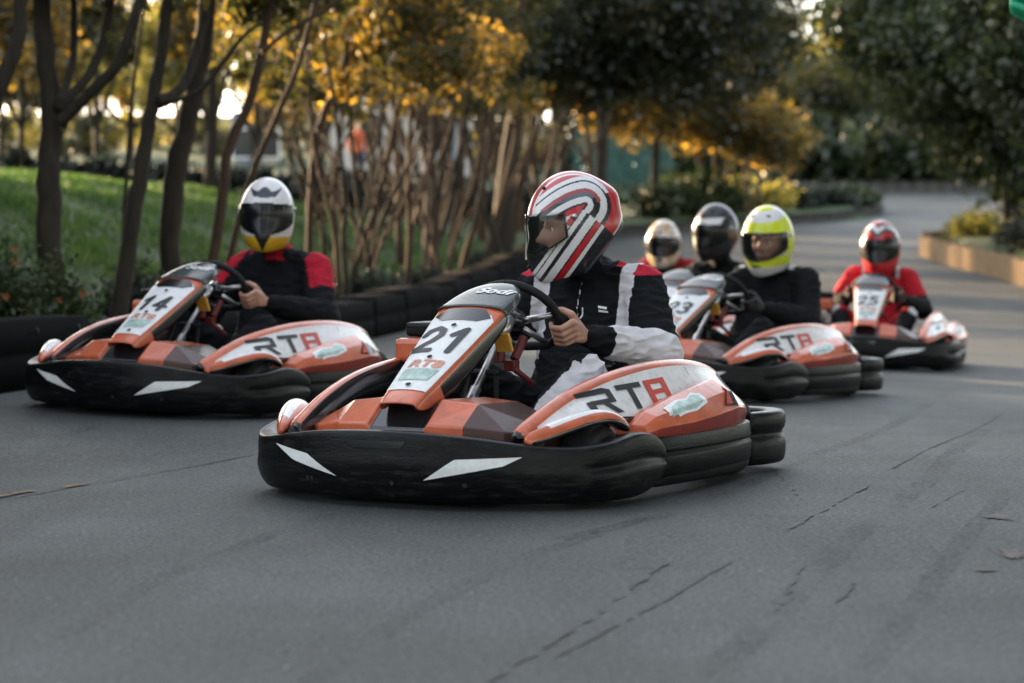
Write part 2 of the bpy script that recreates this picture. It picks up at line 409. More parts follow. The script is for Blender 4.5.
        Ep = [[(0, 0), (0, .2), (1, .2), (1, 0)], [(0, .42), (0, .6), (1, .6), (1, .42)], [(0, .82), (0, 1), (1, 1), (1, .82)], [(0, .2), (0, .42), (.24, .42), (.24, .2)], [(0, .6), (0, .82), (.24, .82), (.24, .6)], [(.76, .2), (.76, .42), (1, .42), (1, .2)], [(.76, .6), (.76, .82), (1, .82), (1, .6)]]
        for polys, ox, mt in ((Rp, -.40, DECB), (Tp, -.20, DECB), (Ep, -.005, DECR)):
            v, f = poly2(T(polys, ox), .012)
            U = (-s, 0, .035) if s > 0 else (1, 0, -.035)
            decal('letter', v, f, (.20, s * .9, .300) if s > 0 else (.34, s * .9, .300), U, (0, 0, 1), (0, -s, -.0), pt, .003, mt, pod)
        # fine seam behind the lettering
        v, f = poly2([[(-.20, .385), (-.204, .385), (-.204, .415), (-.20, .415)]], .02)
        decal('seam', v, f, (0, s * .9, 0), (1, 0, 0), (0, 0, 1), (0, -s, 0), pt, .0025, DECB, pod)
        # pod shell at the rear
        sh = [(.43, .62, .25, .675, .222, .675, .212), (.36, .63, .290, .695, .236, .69, .205), (.17, .635, .325, .735, .245, .715, .20), (-.05, .64, .352, .745, .258, .725, .20), (-.20, .65, .374, .745, .27, .73, .20), (-.24, .65, .368, .742, .272, .728, .20), (-.35, .655, .302, .725, .262, .712, .203), (-.42, .65, .262, .70, .245, .69, .205)]
        rings = []
        for x, ty, tz_, cy, cz, by, bz in sh:
            q = [(ty - .12, bz), (ty - .11, tz_ - .035), (ty - .03, tz_ - .006), (ty, tz_), (ty * .5 + cy * .5 + .012, tz_ * .5 + cz * .5 + .012), (cy, cz), (by, bz)]
            rings.append([(x, s * y, z) for y, z in q])
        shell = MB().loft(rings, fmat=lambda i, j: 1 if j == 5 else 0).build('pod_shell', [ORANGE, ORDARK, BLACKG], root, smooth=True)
        bake(shell, ('BEVEL', dict(width=.006, segments=2, limit_method='ANGLE', angle_limit=R(18))))
        stv = bvh_of(shell)
        n3 = Vector((0, -s * .8, -.6))
        v, f = poly2([[(-.205, .350), (-.345, .272), (-.12, .285)]], .012); decal('vent_window', v, f, (0, s * .9, 0), (1, 0, 0), (0, 0, 1), (0, -s, 0), stv, .002, BLACKG, shell)
        v, f = poly2([[(-.200, .344), (-.19, .288), (-.135, .288)]], .012); decal('vent_inlay', v, f, (0, s * .9, 0), (1, 0, 0), (0, 0, 1), (0, -s, 0), stv, .0035, DECR, shell)
        v, f = poly2([[(-.13, -.035), (-.10, .022), (-.02, .045), (.04, .03), (.10, .055), (.15, .03), (.13, -.02), (.04, -.045), (-.05, -.03)]], .012)
        U = (-s, 0, 0)
        dk = decal('sticker', v, f, Vector((.14, s * .69, .30)) - n3 * .2, (-1, 0, .10), Vector((0, -s * .35, .45)), n3, stv, .003, DECT, shell)
        v, f = poly2([[(-.15, -.055), (-.13, .045), (-.02, .065), (.05, .045), (.12, .07), (.165, .04), (.15, -.04), (.04, -.062), (-.05, -.05)]], .012)
        dk = decal('sticker', v, f, Vector((.14, s * .69, .30)) - n3 * .2, (-1, 0, .10), Vector((0, -s * .35, .45)), n3, stv, .0018, DECW, shell)
        # fender over the front wheel
        fe = [(.97, .47, .242, .02), (.89, .51, .265, .038), (.79, .55, .296, .055), (.68, .59, .315, .062), (.60, .62, .298, .055), (.54, .64, .262, .035)]
        rings = []
        for x, y, z, w in fe:
            rings.append([(x, s * (y - w), z - .02), (x, s * (y - w * .6), z), (x, s * y, z + .012), (x, s * (y + w * .5), z + .004), (x, s * (y + w * .85), z - .022), (x, s * (y + w * .8), z - .045), (x, s * (y - w * .3), z - .035)])
        fen = MB().loft(rings, fmat=lambda i, j: 0 if j in (1, 2) and i > 0 else (2 if j in (4, 5, 6) else 1)).build('fender', [WHITEP, ORANGE, BLACKG], root); sub(fen, 2)
        # side bumper with ribs
        path = smooth_pts([(.40, .655), (.30, .695), (.10, .72), (-.15, .73), (-.38, .715), (-.50, .68)], 16); rings = []
        for i, p in enumerate(path):
            e = 1 - .12 * (i in (0, 15)); zt, zb = .210, .028; hh = zt - zb
            q = [(-.10, zt), (-.012, zt), (.002, zt - .006), (.007, zt - .055), (.001, zt - .062), (.001, zt - .068), (.009, zt - .076), (.006, zb + .045), (.0, zb + .038), (.0, zb + .032), (-.004, zb + .01), (-.03, zb), (-.10, zb)]
            rings.append([(p[0], s * (p[1] * e + o), z) for o, z in q])
        sb = MB().loft(rings).build('side_bumper', BLACKP, root); bev(sb, .004, 2, 40)
    # rear bumper
    path = smooth_pts([(-.54, -.66), (-.66, -.70), (-.80, -.70), (-.89, -.64), (-.925, -.50), (-.93, -.2), (-.93, .2), (-.925, .50), (-.89, .64), (-.80, .70), (-.66, .70), (-.54, .66)], 49); rings = []
    for i, p in enumerate(path):
        t = path[min(i + 1, 48)] - path[max(i - 1, 0)]; t = t / np.linalg.norm(t); n = np.array([t[1], -t[0]])
        if n @ (p - np.array([-.5, 0])) < 0: n = -n
        q = [(-.085, .215), (-.06, .226), (-.008, .227), (.002, .222), (.010, .20), (.008, .158), (-.006, .148), (-.006, .134), (.006, .124), (.011, .10), (.008, .04), (-.004, .022), (-.05, .02), (-.085, .045)]
        rings.append([(p[0] + n[0] * o, p[1] + n[1] * o, z) for o, z in q])
    rb = MB().loft(rings).build('rear_bumper', BLACKP, root); sub(rb, 1)
    # wheels
    def wheel(x, y, r, w, steer=0):
        h = w / 2
        prof = [(r * .52, -h * .9), (r * .72, -h), (r * .9, -h * .98), (r * .985, -h * .8), (r, -h * .4), (r, h * .4), (r * .985, h * .8), (r * .9, h * .98), (r * .72, h), (r * .52, h * .9)]
        wb = MB().lathe(prof, (0, 0, 0), seg=36)
        rim = MB().lathe([(r * .54, -h * .93), (r * .50, -h * .93), (r * .46, -h * .5), (r * .2, -h * .3), (.02, -h * .3), (.02, h * .45), (r * .2, h * .45), (r * .46, h * .5), (r * .50, h * .93), (r * .54, h * .93)], seg=28)
        for k in range(5):
            a = k * 2 * math.pi / 5; rim.tube([(r * .3 * math.cos(a), h * .48, r * .3 * math.sin(a)), (r * .3 * math.cos(a), h * .58, r * .3 * math.sin(a))], .008, 6)
        e = bpy.data.objects.new('wheel', None); COL.objects.link(e); e.parent = root; e.location = (x, y, r); e.rotation_euler = (0, 0, steer); e.empty_display_size = .05
        wb.build('tyre', RUBBER, e); rim.build('rim', ALU, e)
    for s in (-1, 1):
        wheel(.62, s * .545, .13, .13, .06); wheel(-.50, s * .55, .142, .20)
    # chassis, floor, seat, engine, controls
    ch = MB()
    for s in (-1, 1):
        ch.tube([(.98, s * .20, .10), (.80, s * .30, .065), (.45, s * .30, .06), (-.1, s * .33, .06), (-.55, s * .34, .08), (-.86, s * .36, .10)], .015, 8)
        ch.tube([(.45, s * .30, .06), (.40, s * .60, .10), (-.25, s * .64, .10), (-.3, s * .33, .07)], .012, 8)
    ch.tube([(.6, -.46, .12), (.6, .46, .12)], .014, 8); ch.tube([(-.86, -.5, .12), (-.86, .5, .12)], .014, 8)
    ch.build('chassis_frame', BLACKG, root)
    bev(MB().box((.42, 0, .05), (1.05, .62, .012)).build('floor_tray', ALU, root, smooth=False), .002)
    MB().tube([(-.50, -.46, .142), (-.50, .46, .142)], .02, 12).build('axle', METAL, root)
    MB().lathe([(.02, -.005), (.09, -.005), (.09, .005), (.02, .005)], (-.50, .25, .142), seg=24).build('brake_disc', METAL, root)
    seat = []
    for x, z, w, dz in [(-.02, .10, .17, .02), (-.15, .085, .20, .06), (-.32, .08, .215, .11), (-.45, .14, .22, .13), (-.54, .28, .215, .11), (-.60, .42, .20, .08), (-.645, .54, .175, .05), (-.66, .59, .14, .02)]:
        n = Vector((.2, 0, 1)) if x > -.4 else Vector((1, 0, .3)); n.normalize()
        seat.append([(x + n.x * d, y, z + n.z * d) for y, d in [(-w - .01, dz), (-w, dz * .6), (-w * .8, dz * .12), (-w * .4, 0), (w * .4, 0), (w * .8, dz * .12), (w, dz * .6), (w + .01, dz)]])
    se = MB().loft(seat, closed=False).build('seat', BLACKP, root); bake(se, ('SUBSURF', dict(levels=2, render_levels=2)), ('SOLIDIFY', dict(thickness=.008)))
    en = MB().box((-.36, -.40, .20), (.26, .20, .20)).lathe([(.02, 0), (.075, 0), (.09, .03), (.09, .06), (.02, .065)], (-.36, -.51, .20), seg=20)
    for k in range(6): en.box((-.36 + .0, -.40, .31 + k * .016), (.17, .17, .006))
    en.tube([(-.45, -.42, .28), (-.62, -.42, .30), (-.74, -.40, .24)], .035, 10).tube([(-.28, -.36, .30), (-.22, -.34, .38)], .035, 10)
    bev(en.build('engine', ALU, root, smooth=False), .004)
    MB().box((.30, 0, .13), (.30, .20, .12)).tube([(.30, 0, .19), (.30, 0, .225)], .035, 14).build('fuel_tank', M('translucent tank', (.12, .11, .10), .3), root, smooth=False)
    MB().tube([(.66, 0, .13), (.18, 0, .585)], .014, 12).tube([(.52, .0, .26), (.42, 0, .355)], .021, 12).build('steering_column', METAL, root)
    br = MB().tube([(.44, -.09, .06), (.36, -.05, .41)], .010, 8).tube([(.44, .09, .06), (.36, .05, .41)], .010, 8).tube([(.80, -.05, .08), (.50, -.06, .56)], .009, 8).tube([(.80, .05, .08), (.50, .06, .56)], .009, 8)
    br.tube([(.36, -.06, .41), (.36, .06, .41)], .012, 8).build('support_bracket', BLACKM, root)
    MB().tube([(.60, -.44, .145), (.62, -.1, .15)], .0095, 10).tube([(.60, .44, .145), (.62, .1, .15)], .0095, 10).build('tie_rod', METAL, root)
    bx = MB().box((.375, .085, .52), (.015, .065, .075), rot=Matrix.Rotation(.5, 3, 'Y')).build('yellow_tag', YEL, root, smooth=False); bev(bx, .004)
    MB().tube([(.33, .05, .54), (.27, .05, .60)], .028, 12).build('gauge', METAL, root)
    eb = MB().box((.24, .05, .43), (.045, .045, .04)).tube([(.24, .0, .44), (.24, .0, .50)], .022, 10).tube([(.22, .05, .45), (.16, .06, .53)], .018, 10).tube([(.26, .07, .42), (.2, .12, .36)], .012, 8); bev(eb.build('control_box', REDP, root, smooth=False), .006)
    for s in (-1, 1):
        pe = MB().tube([(.70, s * .19, .07), (.76, s * .19, .16), (.74, s * .19, .25)], .008, 8).tube([(.745, s * .14, .245), (.745, s * .25, .245)], .010, 8)
        pe.build('pedal', METAL, root)
        MB().tube([(.52, s * .36, .20), (.52, s * .47, .20)], .045, 18).build('brake_drum', BLACKM, root)
        MB().tube([(.66, s * .08, .275), (.655, s * .40, .275)], .0085, 8).build('stay_rod', METAL, root)
    # engine airbox on the driver's right, seen behind the spine
    ab = MB().box((.02, -.42, .47), (.24, .16, .09)); bev(ab.build('airbox', ORANGE, root, smooth=False), .02, 3)
    ab = MB().box((-.02, -.42, .545), (.17, .15, .055)); bev(ab.build('airbox_lid', BLACKP, root, smooth=False), .015, 3)
    # steering wheel
    c = Vector((.105, 0, .597)); upv = Vector((.155, 0, .24)).normalized(); fw = Vector((.24, 0, -.155)).normalized()
    rp = []
    for k in range(41):
        a = 2 * math.pi * k / 40; y = .172 * math.sin(a); u = .150 * math.cos(a)
        if u < -.115: u = -.115 - (abs(u) - .115) * .3
        rp.append(c + Vector((0, y, 0)) + upv * u)
    e = MB().tube(rp, .0165, 12, caps=False)
    sw = e.build('steering_wheel', BLACKM, root)
    hb = MB().lathe([(.001, -.02), (.05, -.02), (.06, 0), (.05, .02), (.001, .02)], (0, 0, 0), 'X', 16)
    sp_ = MB()
    for yy, uu in ((.165, .02), (-.165, .02), (.09, -.105), (-.09, -.105)):
        sp_.tube([c + fw * .03, c + Vector((0, yy, 0)) + upv * uu], [.014, .010], 8)
    sp_.build('spoke', METAL, sw)
    sp_ = MB().tube([c + fw * .055, c + fw * .0], .045, 18); sp_.build('hub', BLACKG, sw)

def children(o): return [c for c in bpy.data.objects if c.parent == o]
def copy_tree(o, parent=None):
    c = o.copy(); COL.objects.link(c)
    if parent: c.parent = parent
    for ch in children(o): copy_tree(ch, c)
    return c
def pose(tx, tzz, yaw):
    """a kart's matrix: on the road, tilted with it, heading towards the camera and turned"""
    th = R(yaw); f = Vector((-math.sin(th), -math.cos(th), 0)); l = Vector((math.cos(th), -math.sin(th), 0))
    e = .4; gx = float(g(tx + e, tzz) - g(tx - e, tzz)) / (2 * e); gy = float(g(tx, tzz + e) - g(tx, tzz - e)) / (2 * e)
    n = Vector((-gx, -gy, 1)).normalized(); f = (f - n * f.dot(n)).normalized(); l = n.cross(f)
    m = Matrix((f, l, n)).transposed().to_4x4(); m.translation = (tx, tzz, float(g(tx, tzz)) + .004)
    return m
# ------------------------------------------------------------------ people
SKIN = M('skin', (.50, .27, .19), .5, var=.10, vs=14, bump=.04, bs=120)
LIP = M('lips', (.36, .13, .11), .45); EYEW = M('eye white', (.7, .68, .66), .25); EYED = M('iris', (.03, .022, .018), .15)
GLOVE = M('glove', (.02, .02, .022), .6, var=.3, bump=.05)
CLOTH = M('race suit cloth', (1, 1, 1), .85, attr='Col', var=.14, vs=25, bump=.12, bs=220, spec=.2)
HSHELL = M('helmet shell', (1, 1, 1), .3, attr='Col', var=.05, vs=20, coat=.35, dirt=.15, dirtcol=(.25, .22, .2))
LINER = M('helmet liner', (.015, .015, .016), .85)
HAIR = M('hair', (.05, .03, .02), .7)

def capsule(mb, p, q, r1, r2, seg=14):
    p, q = Vector(p), Vector(q); d = q - p; L = d.length
    if L < 1e-6: d = Vector((0, 0, 1))
    d.normalize(); pts = []; rs = []
    for a in (-84, -60, -30, 0):
        pts.append(p + d * (r1 * math.sin(R(a)))); rs.append(r1 * math.cos(R(a)))
    for a in (0, 30, 60, 84):
        pts.append(q + d * (r2 * math.sin(R(a)))); rs.append(r2 * math.cos(R(a)))
    u = d.cross(Vector((0, 0, 1)))
    if u.length < .1: u = d.cross(Vector((0, 1, 0)))
    u.normalize(); w = d.cross(u)
    mb.loft([[c + (u * math.cos(2 * math.pi * k / seg) + w * math.sin(2 * math.pi * k / seg)) * r for k in range(seg)] for c, r in zip(pts, rs)])
def ell_loft(mb, secs, seg=24):
    """secs: (centre, half width in Y, half depth, axis tilt) -> closed trunk"""
    rings = []
    for i, (c, w, d) in enumerate(secs):
        c = Vector(c); t = (Vector(secs[min(i + 1, len(secs) - 1)][0]) - Vector(secs[max(i - 1, 0)][0])).normalized()
        u = Vector((0, 1, 0)); u = (u - t * u.dot(t)).normalized(); v = t.cross(u)
        rings.append([c + u * w * math.copysign(abs(math.cos(a)) ** .85, math.cos(a)) + v * d * math.copysign(abs(math.sin(a)) ** .85, math.sin(a)) for a in [2 * math.pi * k / seg for k in range(seg)]])
    mb.loft(rings)
def fuse(mb, name, mat, parent, vox, it=6, fac=.5):
    o = mb.build(name, mat, parent)
    bake(o, ('REMESH', dict(mode='VOXEL', voxel_size=vox, use_smooth_shade=True)), ('SMOOTH', dict(factor=fac, iterations=it)))
    o.data.materials.clear(); o.data.materials.append(mat)
    return o
def join_meshes(name, objs, parent):
    """several baked meshes -> one object, materials kept per face"""
    V = []; Fc = []; mi = []; mats = []
    for o in objs:
        b = len(V); V += [v.co.copy() for v in o.data.vertices]
        for m in o.data.materials:
            if m not in mats: mats.append(m)
        for p in o.data.polygons:
            Fc.append(tuple(i + b for i in p.vertices)); mi.append(mats.index(o.data.materials[p.material_index]))
    for o in objs: bpy.data.objects.remove(o)
    return mesh(name, V, Fc, mats, parent, True, mi)

def grip_hand(mb, rim, a, n, f, wrist, k=1.1):
    """closed hand on a bar: a along the bar towards the index finger, n away from the wheel, f away from the driver"""
    rim, a, n, f = Vector(rim), Vector(a), Vector(n), Vector(f)
    def P(ang, r, t): return rim + (n * math.cos(R(ang)) + f * math.sin(R(ang))) * r * k + a * t * k
    for i, (t, ln) in enumerate(((.034, 1.0), (.0115, 1.07), (-.011, 1.0), (-.032, .86))):
        ch = [P(5, .050, t), P(58, .046 * ln, t * .98), P(108, .036, t * .95), P(158, .028, t * .92)]
        rr = [.0118, .0108, .0098, .0085]
        for j in range(3): capsule(mb, ch[j], ch[j + 1], rr[j] * k * (.92 if i == 3 else 1), rr[j + 1] * k * (.92 if i == 3 else 1), 10)
        capsule(mb, Vector(wrist) * .85 + rim * .15 + a * t * .35, ch[0], .019 * k, .0135 * k, 10)
        capsule(mb, Vector(wrist) * .4 + ch[0] * .6, ch[0], .019 * k, .014 * k, 10)
    b = Vector(wrist) * .6 + P(-20, .045, .03) * .4
    th = [b, P(-35, .046, .046), P(-85, .036, .056), P(-125, .031, .062)]
    for j in range(3): capsule(mb, th[j], th[j + 1], (.017, .0135, .0118)[j] * k, (.0135, .0118, .0098)[j] * k, 10)
    capsule(mb, wrist, Vector(wrist) * .8 + rim * .2, .024 * k, .026 * k, 12)

def head_mesh(name, parent, mat=None):
    """head with a face, centred at the origin, looking along +X"""
    nu, nv = 72, 56; V = []; Fc = []
    for j in range(nv + 1):
        la = -math.pi / 2 + math.pi * j / nv
        for i in range(nu):
            ph = 2 * math.pi * i / nu - math.pi
            cx, cy, cz = math.cos(la) * math.cos(ph), math.cos(la) * math.sin(ph), math.sin(la)
            x = .112 * cx; y = .086 * cy; z = .132 * cz
            if x > 0: x *= .93
            if z < 0: y *= 1 - .35 * (-cz) ** 1.5; x += .012 * max(0, cx) * sstep(.3, .8, -cz)
            if x < 0 and z < 0: x *= 1 - .25 * (-cz)
            fr = max(0., cx)
            def G(y0, z0, sy, sz): return math.exp(-((y - y0) / sy) ** 2 - ((z - z0) / sz) ** 2) * fr
            x += .030 * G(0, -.022, .013, .016) + .018 * G(0, .0, .009, .026) - .004 * G(0, .024, .015, .01)
            x += .009 * G(.034, .030, .024, .008) + .009 * G(-.034, .030, .024, .008)
            x -= .014 * G(.033, .010, .016, .013) + .014 * G(-.033, .010, .016, .013)
            x += .008 * G(.045, -.02, .018, .02) + .008 * G(-.045, -.02, .018, .02)
            x += .010 * G(0, -.058, .022, .007) + .009 * G(0, -.072, .018, .007) - .005 * G(0, -.065, .02, .003) + .012 * G(0, -.10, .025, .018)
            if abs(cy) > .9 and abs(z) < .03 and x < .02: y += math.copysign(.012 * (1 - abs(z) / .03), y)
            V.append((x, y, z))
    for j in range(nv):
        for i in range(nu): Fc.append((j * nu + i, j * nu + (i + 1) % nu, (j + 1) * nu + (i + 1) % nu, (j + 1) * nu + i))
    def mi(f):
        c = sum((Vector(V[i]) for i in f), Vector()) / 4
        return 1 if abs(c.y) < .024 and -.076 < c.z < -.056 and c.x > .07 else 0
    o = mesh(name, V, Fc, [SKIN, LIP], parent, True, [mi(f) for f in Fc])
    return o

def helmet(parent, M4, design, dark=True, nu=240, nv=150, s=1.0):
    V = []; inf = []
    la0 = R(-64)
    for j in range(nv + 1):
        la = la0 + (R(90) - la0) * j / nv
        for i in range(nu):
            ph = 2 * math.pi * i / nu - math.pi
            cl = math.cos(la); sl = math.sin(la)
            fr = max(0., math.cos(ph)); bk = max(0., -math.cos(ph))
            if sl < 0: cl = cl ** (.55 + .2 * bk)
            cz = .200 * sl
            x = .172 * cl * math.cos(ph); y = .146 * cl * math.sin(ph); z = cz
            low = float(sstep(0, .13, -z))
            x += .034 * low * fr ** 1.5
            y *= 1 - .16 * low * fr
            if z < 0: z += bk ** 1.2 * .080 * float(sstep(0, .17, -z))
            z -= .016 * low * fr ** 2
            x *= 1.07 if x < 0 else 1
            x -= .016 * math.exp(-((z - .10) / .045) ** 2) * bk ** 4
            V.append(Vector((x, y, z)) * s); inf.append((ph, z))
    def A(ph, z, m=0.):
        t = abs(ph) / R(72); zl = -.086 + .050 * t ** 2.4; zh = .054 - .010 * t
        return max((z - zh) , (zl - z), (abs(ph) - R(72)) * .14) - m
    Fs = []; Fv = []
    for j in range(nv):
        for i in range(nu):
            q = (j * nu + i, j * nu + (i + 1) % nu, (j + 1) * nu + (i + 1) % nu, (j + 1) * nu + i)
            if i == nu - 1: ph = math.pi
            else: ph = inf[q[0]][0] + math.pi / nu
            z = sum(inf[k][1] for k in q) / 4
            if A(ph, z) > 0: Fs.append(q)
            if A(ph, z, .012) < 0: Fv.append(q)
    def cull(V, Fc):
        ids = sorted({i for f in Fc for i in f}); mp = {k: n for n, k in enumerate(ids)}
        return [V[k] for k in ids], [tuple(mp[k] for k in f) for f in Fc], ids
    v, f, ids = cull(V, Fs)
    v = [M4 @ p for p in v]
    sh = mesh('helmet', v, f, [HSHELL, LINER], parent)
    ca = sh.data.color_attributes.new('Col', 'FLOAT_COLOR', 'POINT')
    ca.data.foreach_set('color', [c for k in ids for c in (*design(inf[k][0], V[k].x / s, V[k].y / s, V[k].z / s, A(*inf[k])), 1)])
    bake(sh, ('SOLIDIFY', dict(thickness=.012 * s, offset=-1, material_offset=1, material_offset_rim=1)))
    vv, ff, ids = cull(V, Fv)
    cen = Vector((0, 0, 0)); vv = [M4 @ (p * 1.035 + Vector((.004, 0, 0))) for p in vv]
    mesh('visor', vv, ff, VISDK if dark else CLEAR, sh)
    for sd in (-1, 1):
        c = Vector((.012, sd * .146, .034)) * s
        b = MB().tube([M4 @ (c - Vector((0, sd * .01, 0))), M4 @ (c + Vector((0, sd * .010, 0)))], .011, 12); b.build('pivot', METAL, sh)
    # chin vent and crown vents
    for x, y, z, a, w in ((.187, 0, -.125, .0, .05), (.095, .045, .152, 0, .04), (.095, -.045, .152, 0, .04))[:1 if design is dz_14 else 3]:
        b = MB().box(Vector((x, y, z)) * s, (.012, w, .012)); o = b.build('vent', BLACKM, sh, smooth=False); bev(o, .004)
        for q in o.data.vertices: q.co = M4 @ q.co
    return sh

# helmet colours: fn(lon, x, y, z, distance to the opening) -> rgb
WH = (.74, .72, .71); BK = (.012, .013, .016); RD = (.52, .012, .018); GR = (.10, .11, .13)
def dz_main(ph, x, y, z, a):
    if a < .006: return BK
    P = (.045, .026); dx, dzz = x - P[0], z - P[1]
    if dx < 0: dx *= .80
    # nested hooks: level lines of the distance to a cone that opens towards visor and chin
    C = (-.036, .070); vx, vz = x - C[0], z - C[1]
    def perp(a_):
        c_, s_ = math.cos(R(a_)), math.sin(R(a_)); return vx * c_ + vz * s_, -vx * s_ + vz * c_
    t1, p1 = perp(-2); t2, p2 = perp(-43)
    if t1 > 0: p1 += 2.0 * t1 * t1
    if t2 > 0: p2 += .25 * t2 * t2
    ay = abs(y)
    lower = False
    if p1 <= 0 and p2 >= 0:
        if math.hypot(vx, vz) < .100: return RD if min(-p1, p2) < .019 or vx < .012 else WH
        return BK if p2 > .012 else WH
    if p1 > 0 and t1 > 0: d = p1
    elif p2 < 0 and t2 > 0: d = -p2; lower = True
    else: d = math.hypot(vx, vz)
    if ay < .058 and z > .06 and x > -.09: return WH if ay < .014 or .048 < ay else (.50, .06, .07)
    if lower and t2 > .02:
        for lim, c_ in ((.004, BK), (.022, WH), (.036, BK), (.064, WH), (.070, BK), (.089, RD), (.092, BK), (.106, WH)):
            if d < lim: return c_
        return BK
    if d < .008: return BK
    if d < .030: return WH
    if d < .046: return BK if vz < .02 else GR
    if d < .060 and vz > .0: return (.36, .05, .055)
    if d < .056: return BK
    if d < .084: return WH
    if vz < .03:
        if d < .100: return BK
        if d < .150 and z > -.06: return RD
        if d < .157: return WH
        return BK
    if d < .090: return (.03, .035, .07)
    return WH if d < .104 else (.50, .07, .08)
def dz_14(ph, x, y, z, a):
    if z < -.100:
        if abs(y) < .045 + (z + .10) * .5 and x > .05: return BK
        if x > 0 and z < -.112: return (.72, .42, .02)
    if a < .010: return BK if z < 0 else WH
    # winged dark emblem on the brow
    if x > .02 and z > .08:
        u = y / .082; v = (z - .120) / .034
        if abs(u) < 1:
            top = .15 + .80 * max(0, 1 - abs(u) * 2.6) ** .5 + .70 * abs(u) ** 3; bot = -.80 + .20 * abs(u) + 1.0 * max(0, (abs(u) - .70) * 3.6)
            if bot < v < top: return (.03, .035, .05)
    return (.80, .76, .76)
def dz_yel(ph, x, y, z, a):
    NY = (.66, .72, .02)
    if a < .012: return BK
    if z < -.135: return WH
    if z < -.062 and x > 0 and -.078 < z + .12 * 0 < -.066: return (.55, .6, .45)
    if math.hypot(x - .03, y) < .052 and z > 0: return NY
    if z > .105 and math.hypot(x - .02, y * 1.1) < .118: return WH
    if x < .06 and abs(y) > .1 and math.hypot(x + .01, z - .035) < .018: return BK
    return NY
def dz_red(ph, x, y, z, a):
    if a < .004: return RD
    if z > .085:
        k = math.sin(x * 60 + abs(y) * 50)
        return WH if k > .55 else (BK if k > -.6 else RD)
    if z > .05 and abs(y) > .06: return BK
    return (.50, .015, .025)
def dz_blk(ph, x, y, z, a):
    if .055 < z < .105 and x > .0: return (.8, .78, .74) if abs(y) < .12 else BK
    if -.04 < z <= .0 and y > .11: return (.16, .05, .02)
    return BK
def dz_gold(ph, x, y, z, a):
    if a < .008: return BK
    k = noise.noise(Vector((x * 18, y * 18, z * 18)))
    if k > .12: return (.55, .36, .16)
    if k < -.32: return (.12, .09, .07)
    return (.72, .66, .58)

